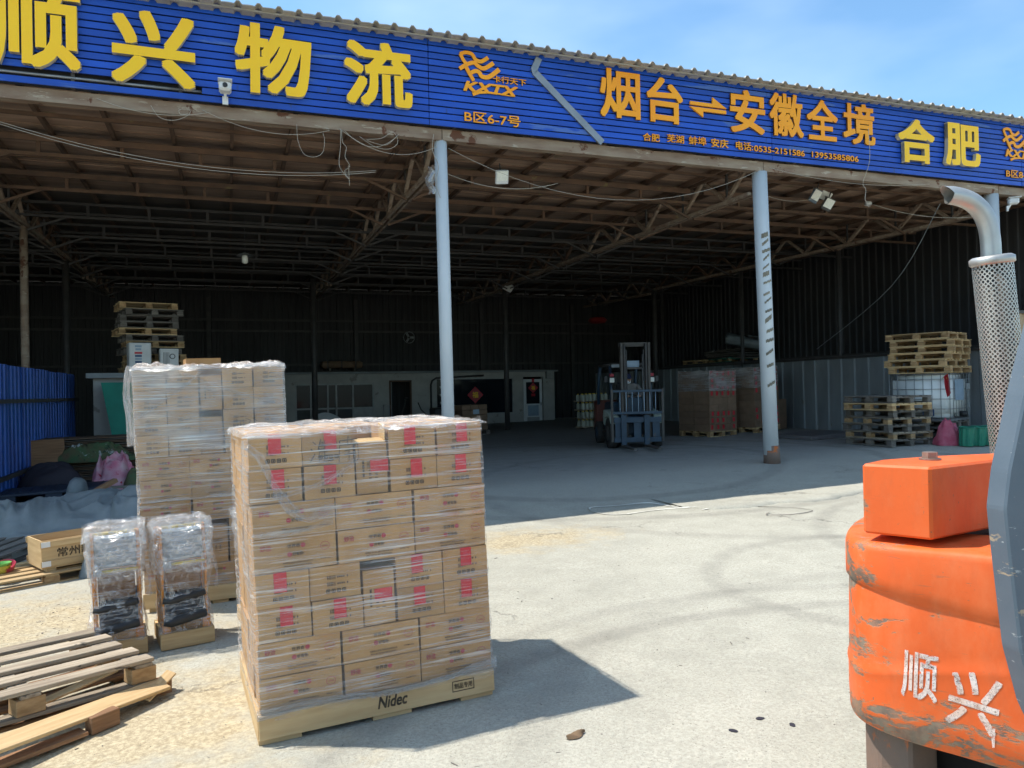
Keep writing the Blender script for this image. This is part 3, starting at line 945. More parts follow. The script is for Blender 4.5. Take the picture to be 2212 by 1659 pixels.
# ribbed tan hoarding closing the next bay on the right
hd = thing('sheet_hoarding', 'tan ribbed sheet hoarding beside the last column on the right', 'hoarding', loc=(14.95, 11.05, .1))
m_tan = mat('tan_sheet', (.46, .33, .20), (.38, .26, .15), .6, rnd=.06)
ch = corr(1.0, 2.75, .2, .03).mesh('sheet', m_tan)
for i in range(5):
    ob('sheet', ch, hd, loc=(i * 1.0, .004 * (i % 2), 0))
part('top_rail', MB().box((2.5, -.03, 2.77), (5, .07, .06)), m_steeldk, hd)
# ================================================================== pallets
_pm = {}
def pallet_meshes(L, W, style):
    key = (L, W, style)
    if key in _pm:
        return _pm[key]
    wood, blk = {'fresh': (m_wood, m_block), 'old': (m_woodold, m_block), 'grey': (m_woodgrey, m_woodgrey), 'brown': (m_woodred, m_woodred), 'green': (m_greenpl, m_block)}[style]
    nb = 7 if W > 1.0 else 5
    d = dict(
        deck=MB().box((0, 0, 0), (L, .105, .020)).mesh('deck_board', wood, bevel=.002),
        cross=MB().box((0, 0, 0), (W, .11, .020)).mesh('cross_board', wood, bevel=.002),
        block=MB().box((0, 0, 0), (.13, .10, .075)).mesh('block', blk, bevel=.003),
        foot=MB().box((0, 0, 0), (L, .10, .020)).mesh('bottom_board', wood, bevel=.002), nb=nb)
    _pm[key] = d
    return d

def pallet(label, M, L=1.2, W=1.0, style='fresh', group=None, jit=.006, skip=()):
    """L along local x, W along local y, centred, bottom at z=0, top at 0.135"""
    d = pallet_meshes(L, W, style)
    t = thing('pallet', label, 'pallet', mat=M, group=group)
    for i in range(d['nb']):
        if i in skip:
            continue
        yy = -W / 2 + .055 + (W - .11) * i / (d['nb'] - 1)
        ob('deck_board', d['deck'], t, loc=(RND.uniform(-jit, jit) * 2, yy + RND.uniform(-jit, jit), .127), rz=RND.uniform(-.006, .006))
    for x in (-L / 2 + .07, 0, L / 2 - .07):
        ob('cross_board', d['cross'], t, loc=(x, 0, .106), rz=math.pi / 2)
        for y in (-W / 2 + .055, 0, W / 2 - .055):
            ob('block', d['block'], t, loc=(x, y, .0585), rz=RND.uniform(-.05, .05))
    for y in (-W / 2 + .055, 0, W / 2 - .055):
        ob('bottom_board', d['foot'], t, loc=(RND.uniform(-jit, jit), y, .0105))
    return t

# ================================================================== cartons
def merge(dst, src, off=(0, 0, 0), mi=None):
    dst.add([(v[0] + off[0], v[1] + off[1], v[2] + off[2]) for v in src.v], src.f, 0)
    n = len(src.f)
    dst.m[-n:] = src.m if mi is None else [mi] * n
    return dst

PR = [m_ink, m_redprint]
def print_long(w, h, red=True):
    """printing on the long side, flat in XZ, front at y = 0"""
    mb = MB()
    e = .0008
    T = lambda s, x, z, ww, hh, mi, off=.0: merge(mb, text_mesh(s, ww, hh, e, [m_ink], off), (x * w, 0, z * h), mi)
    T('妙洽', -.36, .23, .13 * w, .17 * h, 1, .02)
    T('·世界奇', -.03, .22, .17 * w, .11 * h, 0, .015)
    T('好有你·', .03, -.02, .14 * w, .11 * h, 0, .015)
    T('制造商:山东龙口粉丝食品有限公司', .02, -.27, .36 * w, .05 * h, 0)
    T('地址:龙口市龙口经济开发区', .02, -.36, .34 * w, .05 * h, 0)
    T('净含量:2.5kg', .36, -.26, .13 * w, .045 * h, 0)
    for cx, cz, r in ((.09, .22, .030), (-.075, -.02, .030)):
        mb.add([(cx * w + r * w * math.cos(a * .524), -e, cz * h + r * w * math.sin(a * .524)) for a in range(12)], [tuple(range(12))], 1)
    for k in range(14):
        a0, a1 = k * .449, k * .449 + .28
        r0, r1 = .052 * w, .062 * w
        cx, cz = .36 * w, .12 * h
        mb.add([(cx + r * math.cos(a), -e, cz + r * math.sin(a) * .9) for r, a in ((r0, a0), (r1, a0), (r1, a1), (r0, a1))], [(0, 1, 2, 3)], 1)
    T('龙口粉丝', .36, .11, .07 * w, .05 * h, 1)
    return mb
def print_end(w, h, rot=False):
    mb = MB()
    e = .0008
    def q(x, z, ww, hh):
        if rot:
            x, z, ww, hh = z * 1.0, -x, hh, ww
            x, z = x * w / h * 1.0, z * h / w * .8
        mb.add([(x - ww / 2, -e, z - hh / 2), (x + ww / 2, -e, z - hh / 2), (x + ww / 2, -e, z + hh / 2), (x - ww / 2, -e, z + hh / 2)], [(0, 1, 2, 3)], 0)
    rg = random.Random(3)
    for row in (.14 * h, -.06 * h):
        x = -.16 * w
        while x < .0:
            ww = rg.choice((.0018, .003, .0022))
            q(x, row, ww, .12 * h)
            x += ww + rg.choice((.002, .003))
        for k in range(4):
            q(.05 * w + k * .04 * w, row, .026 * w, .05 * h)
        q(.24 * w, row, .022 * w, .06 * h)
    for k in range(4):
        cx, cz, s = -.15 * w + k * .105 * w, -.27 * h, .032 * w
        for dx, dz, ww, hh in ((0, s, 2 * s, .004), (0, -s, 2 * s, .004), (s, 0, .004, 2 * s), (-s, 0, .004, 2 * s), (0, 0, s * .8, s * 1.1)):
            q(cx + dx, cz + dz, ww, hh)
    return mb
_cm = {}
def carton_mesh(w, d, h, m):
    """box with slightly dented faces; three variants of each size"""
    var = RND.randrange(3)
    k = (w, d, h, m.name, var)
    if k not in _cm:
        mb = MB()
        X, Y, Z = w / 2, d / 2, h / 2
        for n, u, v in (((0, -1, 0), (1, 0, 0), (0, 0, 1)), ((0, 1, 0), (-1, 0, 0), (0, 0, 1)), ((1, 0, 0), (0, 1, 0), (0, 0, 1)), ((-1, 0, 0), (0, -1, 0), (0, 0, 1)), ((0, 0, 1), (1, 0, 0), (0, 1, 0)), ((0, 0, -1), (1, 0, 0), (0, -1, 0))):
            n, u, v = Vector(n), Vector(u), Vector(v)
            S = Vector((X, Y, Z))
            def fn(a, b):
                p = n + u * (2 * a - 1) + v * (2 * b - 1)
                q = Vector((p.x * S.x, p.y * S.y, p.z * S.z))
                e = min(1, 6 * min(a, 1 - a, b, 1 - b))
                dn = .0045 * e * (.35 + abs(noise.noise(Vector((q.x * 9, q.y * 9 + var * 7, q.z * 9)))))
                ed = .002 * noise.noise(Vector((q.x * 14, q.y * 14 + var * 5, q.z * 14)))
                return q - n * (dn + abs(ed)) + Vector((0, 0, Z))
            mb.grid(fn, 7, 6)
        _cm[k] = mb.mesh('carton', m, True)
    return _cm[k]
_pr = {}
def carton(label, M, w, d, h, kind, group, m=None, tape=True, plain=False, tapedir=0):
    o = ob('carton', carton_mesh(w, d, h, m or m_carton), None, M)
    tag(o, label, 'carton', group)
    if plain:
        return o
    key = (kind, w, h)
    if key not in _pr:
        _pr[key] = (print_long(w, h) if kind == 'long' else print_end(w, h, kind == 'up')).mesh('print', PR)
    ob('print', _pr[key], o, loc=(0, -d / 2 - .0012, h / 2))
    if tape and kind != 'long':
        tk = ('tape', kind, w, h, d, tapedir)
        if tk not in _pr:
            tb = MB()
            if tapedir:
                tb.box((w / 2 - .045, -d / 2 - .0015, h * .55), (.092, .003, .062))
            else:
                tb.box((0, -d / 2 - .0015, h - .046), (.060, .003, .092))
                tb.box((0, -d / 2 + .03, h + .0012), (.060, .066, .0024))
            _pr[tk] = tb.mesh('tape', m_red)
        ob('tape', _pr[tk], o, loc=(RND.uniform(-.015, .015), 0, RND.uniform(-.006, .0)))
    return o

def load(O, rz, rows, W, D, hh, z0, who, group, up_at=2, board_mat=None, jit=.004, back=True, tapes=True):
    """O: ground matrix of the front-left corner; rows: list of 'L' / 'E' from the bottom; cartons stacked on z0"""
    n = len(rows)
    lw, sw = (W - .012) / 3, .245
    z = z0
    i = 0
    while i < n:
        lay = ORD[i]
        k = rows[i]
        def put(label, x, y, w, d, kind, zz=None, h=None, **kw):
            j = Matrix.Rotation(RND.uniform(-.014, .014), 4, 'Z')
            carton(label, O @ Matrix.Translation((x + RND.uniform(-jit, jit), y + RND.uniform(-jit, jit) * 1.6, (z if zz is None else zz))) @ j, w, d, h or (hh - .003), kind, group, m=board_mat, **kw)
        sh = RND.uniform(-.006, .010)
        if k == 'L':
            for c in range(3):
                put(f'long-sided brown carton, {("left", "middle", "right")[c]} of three in {lay} layer of {who}', sh + lw * (c + .5) + c * .006, sw / 2, lw - .004, sw, 'long')
            r = 1
            y = sw
            while y < D - .1:
                dd = min(sw, D - y)
                put(f'carton {("", "second", "third", "fourth", "fifth")[r]} from front on left flank of {who}, {lay} layer', lw / 2, y + dd / 2, lw - .004, dd - .003, 'long', plain=True)
                if back:
                    put(f'{ORD[r]} carton behind the front on hidden right flank, {lay} layer of {who}', W - lw / 2, y + dd / 2, lw - .004, dd - .003, 'long', plain=True)
                y += dd
                r += 1
            if back:
                put(f'carton at the hidden back of {who}, {lay} layer', W / 2, D - sw / 2, lw, sw - .004, 'long', plain=True)
            z += hh
            i += 1
        else:
            two = i + 1 < n and rows[i + 1] == 'E'
            uw = .165
            ew = (W - uw - .02) / 4
            for q in range(2 if two else 1):
                x = sh
                lay = ORD[i + q]
                names = ('leftmost', 'second from left', 'second from right', 'rightmost')
                c = 0
                for col in range(5):
                    if col == up_at:
                        x += uw + .010
                        continue
                    put(f'end-on brown carton, {names[c]} in {lay} layer of {who}', x + ew / 2, .385 / 2, ew - .004, .385, 'end', zz=z + q * hh, tape=tapes and not (RND.random() < .03))
                    x += ew + .002
                    c += 1
                put(f'carton behind the front one, left flank of {who}, {lay} layer', ew / 2 + sh, .385 * 1.5 + .005, ew - .004, .38, 'end', zz=z + q * hh, plain=True)
                put(f'rearmost carton, left flank of {who}, {lay} layer', .385 / 2 + sh, .77 + (D - .77) / 2 + .008, .38, D - .775, 'end', zz=z + q * hh, plain=True)
                if back:
                    for yy, dd in ((.385 * 1.5 + .005, .38), (.77 + (D - .77) / 2 + .008, D - .775)):
                        put(f'{"middle" if dd == .38 else "rear"} carton on the hidden right flank, {lay} layer of {who}', W - ew / 2, yy, ew - .004, dd, 'end', zz=z + q * hh, plain=True)
                    put(f'carton at the hidden back of {who}, {lay} layer', W / 2, .77 + (D - .77) / 2, ew * 1.4, D - .775, 'end', zz=z + q * hh, plain=True)
            upx = sh + ew * up_at + .002 * up_at + .004 + uw / 2
            put(f'narrow upright carton amid {who}, standing on level with {ORD[i]} layer', upx, .385 / 2 + .012, uw - .006, .385, 'up', h=(hh * 2 - (.075 if i + 2 >= n else .055) if two else hh * .8), tapedir=1, tape=tapes)
            if i + 2 >= n:
                carton(f'brown carton in the middle of the top layer of {who}', O @ Matrix.Translation((W / 2, .58, z + hh)), W - 2 * ew - .02, .37, hh - .003, 'end', group, m=board_mat, plain=True)
            z += hh * (2 if two else 1)
            i += 2 if two else 1
    return z

# ------------------------------------------------------------------ stretch film
def uvmesh(name, verts, faces, uvs, mt, smooth=True):
    me = bpy.data.meshes.new(name)
    me.from_pydata(verts, [], faces)
    me.materials.append(mt)
    ul = me.uv_layers.new(name='UVMap')
    for lp in me.loops:
        ul.data[lp.index].uv = uvs[lp.vertex_index]
    for p in me.polygons:
        p.use_smooth = smooth
    return me

def film_wrap(W, D, z0, z1, off, amp, seed, nu=120, nz=44, flare=0.0, mt=None, prof=None, fold=0.0):
    P = 2 * (W + D)
    vs, uv, fs = [], [], []
    for j in range(nz):
        v = j / (nz - 1)
        z = z0 + (z1 - z0) * v
        sc_, ox = prof(v) if prof else (1.0, 0.0)
        for i in range(nu + 1):
            s = P * (i % nu) / nu
            if s < W: p, n = Vector((s, 0)), Vector((0, -1))
            elif s < W + D: p, n = Vector((W, s - W)), Vector((1, 0))
            elif s < 2 * W + D: p, n = Vector((W - (s - W - D), D)), Vector((0, 1))
            else: p, n = Vector((0, D - (s - 2 * W - D))), Vector((-1, 0))
            c = Vector((W / 2, D / 2))
            nn = (n * .7 + (p - c).normalized() * .5).normalized()
            a = noise.noise(Vector((p.x * 5, p.y * 5 + seed, z * 7 + s * .6)))
            b = abs(noise.noise(Vector((p.x * 9 + seed, p.y * 9, z * 3)))) if fold else 0
            c3 = noise.noise(Vector((p.x * 24, p.y * 24 + seed, z * 24))) * .25
            q = c + (p - c) * sc_ + nn * (off + amp * (abs(a) * 1.2 + c3) + fold * b + flare * max(0, .12 - v) * 8 * abs(noise.noise(Vector((s * 4, seed, 0)))))
            vs.append((q.x + ox, q.y, z + (amp * 1.5 * noise.noise(Vector((s * 6, seed, 3))) if j in (0, nz - 1) else 0)))
            uv.append((P * i / nu, z))
    m = nu + 1
    for j in range(nz - 1):
        for i in range(nu):
            fs.append((j * m + i, j * m + i + 1, (j + 1) * m + i + 1, (j + 1) * m + i))
    return uvmesh('wrap', vs, fs, uv, mt or m_film)

def film_top(W, D, z, seed, amp=.05, over=.05, mt=None, n=46, drop=.10):
    vs, uv, fs = [], [], []
    for j in range(n):
        for i in range(n):
            u, v = i / (n - 1), j / (n - 1)
            x = -over + (W + 2 * over) * u
            y = -over + (D + 2 * over) * v
            e = max(0, -x, x - W, -y, y - D) / over
            r = abs(noise.noise(Vector((x * 3.3, y * 3.3, seed)))) + .5 * abs(noise.noise(Vector((x * 9, y * 7, seed + 4))))
            zz = z + .006 + amp * (1 - e) * max(0, r) + .35 * amp * (1 - e) * noise.noise(Vector((x * 22, y * 22, seed)))
            zz -= e * drop * (.25 + .9 * abs(noise.noise(Vector((x * 4, y * 4, seed + 9)))))
            cx = min(max(x, -.018), W + .018) if e > 0 else x
            cy = min(max(y, -.018), D + .018) if e > 0 else y
            k = .35
            vs.append((cx + (x - cx) * k, cy + (y - cy) * k, zz))
            uv.append((x, y))
    for j in range(n - 1):
        for i in range(n - 1):
            fs.append((j * n + i, j * n + i + 1, (j + 1) * n + i + 1, (j + 1) * n + i))
    return uvmesh('top_sheet', vs, fs, uv, mt or m_filmtop)

def film_strand(pts, w, seed, mt=None, n=40, ny=9):
    """bunched loose strip of film along a path, local coordinates"""
    pts = [Vector(p) for p in pts]
    def at(f):
        g_ = f * (len(pts) - 1)
        i = min(int(g_), len(pts) - 2)
        t = g_ - i
        p0, p1, p2, p3 = pts[max(i - 1, 0)], pts[i], pts[i + 1], pts[min(i + 2, len(pts) - 1)]
        return .5 * ((2 * p1) + (p2 - p0) * t + (2 * p0 - 5 * p1 + 4 * p2 - p3) * t * t + (3 * p1 - p0 - 3 * p2 + p3) * t ** 3)
    vs, uv, fs = [], [], []
    for i in range(n):
        f = i / (n - 1)
        p = at(f)
        d = (at(min(1, f + .02)) - at(max(0, f - .02))).normalized()
        s = Vector((0, -1, 0)).cross(d).normalized()
        ww = w * (.45 + .8 * abs(noise.noise(Vector((f * 3, seed, 0)))) + (.9 * max(0, f - .75) * 4 * .5))
        for k in range(ny):
            g_ = k / (ny - 1) - .5
            q = p + s * g_ * ww + Vector((0, -1, 0)) * (.004 + .022 * abs(noise.noise(Vector((f * 9, g_ * 7, seed)))))
            vs.append(tuple(q))
            uv.append((f * 1.2, g_ * .5))
    for i in range(n - 1):
        for k in range(ny - 1):
            fs.append((i * ny + k, i * ny + k + 1, (i + 1) * ny + k + 1, (i + 1) * ny + k))
    return uvmesh('loose_strip', vs, fs, uv, mt or m_filmloose)

# ================================================================== near wrapped load
RZ1 = rad(3.8)
NW, ND = 1.19, 1.03
NL = frame(.12, 3.85, RZ1)
HH = .1655
ZP = .145
zt = load(NL, RZ1, 'LLEELLEE', NW, ND, HH, ZP, 'the near wrapped load', 'cartons of the near wrapped load')
# its pallet: plain plank skirt in front, stencilled, on runners
np_ = thing('pallet', 'plank-sided pallet with black stencilled lettering under the near wrapped load', 'pallet', mat=NL)
part('front_plank', MB().box((NW / 2, -.004, .082), (NW + .015, .022, .115)), m_ply, np_, bevel=.003)
part('rear_plank', MB().box((NW / 2, ND, .082), (NW + .015, .022, .115)), m_ply, np_, bevel=.003)
for xx in (0.0, NW):
    part('side_plank', MB().box((0, 0, 0), (ND - .02, .02, .113)), m_ply, np_, mat=Matrix.Translation((xx + (.0 if xx else .0), ND / 2, .082)) @ Matrix.Rotation(math.pi / 2, 4, 'Z'))
for k in range(8):
    part('deck_board', MB().box((NW / 2, .075 + k * .126, .1385), (NW - .03, .118, .010)), m_ply, np_)
for xx, ww in ((.09, .2), (.64, .2), (1.10, .18)):
    part('runner', MB().box((0, 0, .0125), (ww, ND, .024)), m_ply, np_, loc=(xx, ND / 2, 0))
part('stencil', text_mesh('Nidec', .155, .062, .001, [m_stencil], .03, .25), m_stencil, np_, loc=(.64, -.0165, .088))
part('stencil', text_mesh('制品专用', .10, .030, .001, [m_stencil], .02), m_stencil, np_, loc=(1.02, -.0165, .090))
fr = MB()
for dx, dz, w_, h_ in ((0, .026, .122, .004), (0, -.026, .122, .004), (.059, 0, .004, .056), (-.059, 0, .004, .056)):
    fr.box((dx, 0, dz), (w_, .001, h_))
part('stencil_frame', fr, m_stencil, np_, loc=(1.02, -.0167, .090))
# open flap standing up beside the upright carton at the top
fo = ob('carton_flap', MB().box((0, .045, .0), (.155, .105, .003)).box((.078, .06, .038), (.003, .12, .072)).mesh('carton_flap', m_flap), None, NL @ Matrix.Translation((.585, .012, ZP + HH * 8 - .072)) @ Matrix.Rotation(rad(9), 4, 'X'))
tag(fo, 'pale yellow open carton flap atop the narrow upright carton of the near wrapped load', 'carton flap')
fl = thing('stretch_film', 'clear stretch film wound round the near wrapped load, torn at upper left', 'stretch film', mat=NL)
ob('wrap', film_wrap(NW, ND, .115, zt + .012, .010, .014, 3.0, 150, 54, flare=.05), fl)
ob('top_sheet', film_top(NW, ND, zt, 5.0, .022, .045, n=70, drop=.06), fl)
ob('loose_strip', film_strand([(-.01, -.02, 1.42), (.05, -.025, 1.36), (.10, -.025, 1.24), (.17, -.03, 1.12), (.25, -.03, 1.055), (.33, -.035, 1.075), (.40, -.04, 1.09)], .07, 2.0), fl)
ob('loose_strip', film_strand([(.10, -.02, 1.17), (.28, -.022, 1.20), (.42, -.02, 1.26), (.52, -.02, 1.33)], .05, 7.0), fl)
ob('loose_strip', film_strand([(.0, -.02, 1.0), (.10, -.022, .985), (.25, -.022, 1.0), (.38, -.02, 1.03)], .035, 9.0), fl)
ob('loose_strip', film_strand([(-.015, -.01, 1.45), (-.02, .02, 1.2), (-.018, .05, .9), (-.012, .03, .6), (-.02, -.01, .3)], .07, 4.0), fl)
for k in range(5):
    zz = .14 + .002 * k
    ob('loose_strip', film_strand([(-.015, -.016, .135 + .01 * k), (.3, -.020, .150 + .006 * k), (.7, -.02, .146 - .004 * k), (NW + .02, -.02, .155 + .012 * k)], .035, 11.0 + k), fl)

# ================================================================== tall wrapped load behind
RZ2 = rad(2.0)
TL = frame(-.64, 6.62, RZ2)
TW, TD = 1.12, 1.02
zt2 = load(TL, RZ2, 'LEELLLEEEE', TW, TD, .1755, .15, 'the tall wrapped load', 'cartons of the tall wrapped load', back=True, tapes=False)
tp = thing('pallet', 'fresh plank-sided pallet under the tall wrapped load', 'pallet', mat=TL)
part('front_plank', MB().box((TW / 2, -.006, .088), (TW, .022, .118)), m_ply, tp, bevel=.003)
part('rear_plank', MB().box((TW / 2, TD, .088), (TW, .022, .118)), m_ply, tp)
for k in range(7):
    part('deck_board', MB().box((TW / 2, .08 + k * .14, .142), (TW - .03, .125, .012)), m_ply, tp)
for xx in (.1, .56, 1.02):
    part('runner', MB().box((xx, TD / 2, .014), (.12, TD, .028)), m_ply, tp)
carton('small brown carton lying loose on top of the tall wrapped load', TL @ Matrix.Translation((.50, .30, zt2 + .001)) @ Matrix.Rotation(.12, 4, 'Z'), .27, .20, .075, 'end', None, plain=True)
f2 = thing('stretch_film', 'hazy white stretch film wound round the tall wrapped load', 'stretch film', mat=TL)
m_film2 = film_mat('stretch_film_thick', .40, .40, -.20, .25)
m_film3 = film_mat('stretch_film_double', .22, .45, -.18, .28)
ob('wrap', film_wrap(TW, TD, zt2 - .66, zt2 + .01, .014, .012, 13.0, 130, 30, mt=m_film2), f2)
ob('middle_wrap', film_wrap(TW, TD, zt2 - 1.05, zt2 - .64, .011, .012, 15.0, 130, 20, mt=m_film3), f2)
ob('lower_wrap', film_wrap(TW, TD, .14, zt2 - 1.03, .010, .014, 17.0, 130, 34), f2)
ob('top_sheet', film_top(TW, TD, zt2, 15.0, .05, .045, n=70, drop=.07), f2)
for k, (a, b, c) in enumerate(((-.02, -.05, .0), (-.035, .1, 2.0), (-.02, .3, 4.0))):
    ob('loose_strip', film_strand([(a, b, zt2 + .02), (a - .03, b + .02, zt2 - .15), (a - .02, b, zt2 - .35), (a + .0, b + .01, zt2 - .6)], .09, 21 + k, m_filmtop), f2)
ob('loose_strip', film_strand([(.0, -.022, zt2 - .40), (.35, -.024, zt2 - .16), (.50, -.024, zt2 - .02)], .03, 31), f2)
ob('loose_strip', film_strand([(.36, -.026, zt2 - .05), (.75, -.026, zt2 - .22), (1.1, -.024, zt2 - .33)], .03, 33), f2)
f2h = text_mesh('安徽 合肥', .15, .035, .001, [m_ink], -.005)
# handwritten place names in felt pen on two cartons
def pen(name, M, strokes, label):
    mb = MB()
    for s in strokes:
        for a, b in zip(s[:-1], s[1:]):
            mb.bar((a[0], 0, a[1]), (b[0], 0, b[1]), .002, .004)
    o = ob(name, mb.mesh(name, m_ink), None, M)
    return tag(o, label, 'handwriting')
pen('handwriting', NL @ Matrix.Translation((.40, -.0045, 1.37)), [[(-.10, .05), (-.085, .035)], [(-.11, .015), (-.095, .0)], [(-.115, -.05), (-.09, -.01)], [(-.06, .06), (-.075, .01)], [(-.07, .02), (-.07, -.055)], [(-.07, .025), (-.01, .03)], [(-.065, .0), (-.015, .005)], [(-.065, -.025), (-.015, -.02)], [(-.075, -.055), (-.0, -.045)], [(-.04, .055), (-.045, -.05)],
    [(.03, .045), (.12, .05)], [(.075, .07), (.07, .02)], [(.03, .02), (.025, -.06)], [(.03, .022), (.12, .025), (.125, -.05), (.105, -.06)], [(.055, -.005), (.10, .0)], [(.05, -.025), (.105, -.02)], [(.077, .005), (.075, -.055)]],
    'two characters hand written in black on the near wrapped load, top layer')
pen('handwriting', TL @ Matrix.Translation((.80, -.0045, zt2 - .48)), [[(-.08, .03), (-.09, -.03)], [(-.085, .025), (-.03, .03), (-.035, -.02)], [(-.06, .05), (-.06, -.01)], [(-.01, .04), (.0, -.02)], [(.01, .045), (.05, .03), (.02, -.02)], [(.06, .05), (.10, .02)], [(.08, .0), (.075, -.06)], [(-.07, -.045), (-.03, -.04), (-.05, -.085)], [(-.01, -.05), (.03, -.045)], [(.01, -.03), (.0, -.09)], [(.05, -.06), (.10, -.055), (.06, -.095)]],
    'scribbled characters hand written in black on the tall wrapped load')

# ================================================================== wrapped machines
def machine(label, M, seed, top=True):
    t = thing('wrapped_machine', label, 'machine', mat=M, group='wrapped machines on wooden bases')
    b = ob('base', None, t)
    part('front_board', MB().box((0, .0, .055), (.335, .025, .105)), m_wood, b, bevel=.002)
    part('rear_board', MB().box((0, .40, .055), (.335, .025, .105)), m_wood, b, bevel=.002)
    for s in (-1, 1):
        part('side_board', MB().box((0, 0, 0), (.37, .022, .10)), m_wood, b, mat=Matrix.Translation((s * .155, .20, .055)) @ Matrix.Rotation(math.pi / 2, 4, 'Z'))
    for s in (-1, 1):
        pl = MB()
        pl.prism([(.0, .105), (.05, .105), (.065, .34), (.04, .52), (.06, .80), (.0, .80), (-.03, .52), (.02, .34)], -.006, .006, mat=Matrix.Translation((s * .135, .06, 0)) @ Matrix(((0, 0, 1, 0), (1, 0, 0, 0), (0, 1, 0, 0), (0, 0, 0, 1))))
        part('side_plate', pl, m_mwrap_or, t)
        part('rear_post', MB().box((s * .135, .33, .44), (.03, .03, .66)), m_mwrap_or, t)
        part('foot_bracket', MB().box((s * .125, .045, .14), (.05, .05, .075)), m_mwrap_or, t)
    for z, y in ((.795, .09), (.76, .30), (.555, .03)):
        part('cross_bar', MB().cyl((-.13, y, z), (.13, y, z), .011, n=8), m_mwrap_ye, t, True)
    part('panel', MB().box((0, .15, .665), (.25, .12, .20)), m_mwrap_bl, t, bevel=.006)
    part('coupling', MB().cyl((-.13, .02, .555), (-.085, .02, .555), .022, n=12), m_grey, t, True)
    part('gearbox', MB().box((0, .18, .45), (.22, .2, .18)), m_woodred, t, bevel=.01)
    for z, y, r in ((.31, .03, .026), (.175, .01, .034)):
        part('roller', MB().tube([(-.14, y, z + .01), (-.10, y, z), (.11, y, z + .03), (.125, y, z + .032)], [r * .8, r, r, r * .8], 12), m_black, t, True)
    part('drum', MB().cyl((-.11, .22, .27), (.12, .22, .27), .13, n=18), m_navy, t, True)
    def prof(v):
        return (.92 + .05 * math.sin(v * 5 + seed) - (.14 * math.exp(-((v - .35) / .12) ** 2)) + (.10 if v > .5 else 0) * (v - .5) / .5, 0)
    w = film_wrap(.315, .38, .09, .83, .008, .024, seed, 96, 48, mt=m_filmloose, prof=prof, fold=.018)
    ob('film', w, t, loc=(-.1575, -.005, 0))
    ft = film_top(.34, .40, .815, seed + 3, .03, .03, mt=m_filmloose, n=22, drop=.14)
    ob('film_top', ft, t, loc=(-.17, -.01, 0))
    ob('upper_film', film_wrap(.32, .385, .50, .835, .010, .026, seed + 2, 80, 26, mt=m_filmwhite, prof=lambda v: (prof(.55 + .45 * v)[0] + .02, 0), fold=.022), t, loc=(-.16, -.0075, 0))
    ob('loose_strip', film_strand([(.16, -.02, .60), (.185, .0, .56), (.195, -.03, .45), (.18, -.04, .38)], .035, seed + 8), t)
    return t
machine('left of two orange framed machines in loose clear film on wooden base', frame(-.685, 5.58, rad(7)), 1.0)
machine('right of two orange framed machines in loose clear film on wooden base', frame(-.275, 5.60, rad(10)), 5.0)
machine('third film-wrapped machine almost hidden behind the near wrapped load', frame(.27, 5.72, rad(9)), 9.0)
# ================================================================== back office
OY = 28.35
of = thing('site_office', 'low grey rendered office building at the back of the shed', 'building', loc=(0, OY, .2))
def holewall(x0, x1, z0, z1, holes, th=.18):
    """wall in XZ as butted blocks round rectangular holes"""
    mb = MB()
    xs = sorted({x0, x1} | {h[0] for h in holes} | {h[1] for h in holes})
    for a, b in zip(xs[:-1], xs[1:]):
        hs = sorted([(h[2], h[3]) for h in holes if h[0] <= a + 1e-6 and h[1] >= b - 1e-6])
        z = z0
        for c, d in hs:
            if c > z + 1e-6:
                mb.box(((a + b) / 2, th / 2, (z + c) / 2), (b - a, th, c - z))
            z = d
        if z < z1 - 1e-6:
            mb.box(((a + b) / 2, th / 2, (z + z1) / 2), (b - a, th, z1 - z))
    return mb
H = [(2.24, 5.06, .30, 1.66), (5.62, 6.47, -.3, 1.74), (7.39, 10.57, .36, 1.80), (10.96, 11.81, -.3, 1.80)]
part('wall', holewall(-.5, 12.3, -.3, 2.0, H), m_concretewall, of)
part('ledge', MB().box((5.9, .2, 2.03), (13.0, .75, .06)), m_panel, of)
part('roof', MB().box((5.9, .7, 2.08), (12.9, 1.0, .04)), m_steeldk, of)
part('side_wall', MB().box((12.24, .67, .9), (.12, .95, 2.3)), m_concretewall, of)
w1 = ob('window', None, of, loc=(2.24, .05, 0))
part('frame', MB().box((1.41, 0, 1.63), (2.82, .07, .06)).box((1.41, 0, .33), (2.82, .07, .06)).box((1.41, -.004, .75), (2.82, .07, .06)), m_frame, w1)
for xx in (.03, .55, 1.15, 1.45, 2.05, 2.79):
    part('mullion', MB().box((xx, -.008, .98), (.06, .06, 1.24)), m_frame, w1)
for a, b in ((.06, .52), (.58, 1.12), (1.18, 1.42), (1.48, 2.02), (2.08, 2.76)):
    part('pane', MB().box(((a + b) / 2, .02, 1.19), (b - a, .012, .82)), m_glass, w1)
    part('lower_panel', MB().box(((a + b) / 2, .02, .54), (b - a, .02, .36)), m_frame if a > 2 else m_steeldk, w1)
part('curtain', MB().box((.6, .07, 1.2), (.9, .02, .7)), m_pink, w1)
w2 = ob('window', None, of, loc=(7.39, .05, 0))
part('frame', MB().box((1.59, 0, 1.77), (3.18, .07, .06)).box((1.59, 0, .39), (3.18, .07, .06)).box((.03, 0, 1.08), (.06, .07, 1.32)).box((3.15, 0, 1.08), (.06, .07, 1.32)), m_frame, w2)
for a, b in ((.06, 1.0), (1.0, 2.1), (2.1, 3.12)):
    part('pane', MB().box(((a + b) / 2, .02, 1.08), (b - a - .01, .012, 1.32)), m_glass, w2)
for zz in (1.45, 1.15, .85):
    part('window_lettering', text_mesh('物流', .2, .10, .002, [m_white], .01), m_white, w2, loc=(.28, .01, zz))
d1 = ob('doorway', None, of, loc=(5.62, .05, -.2))
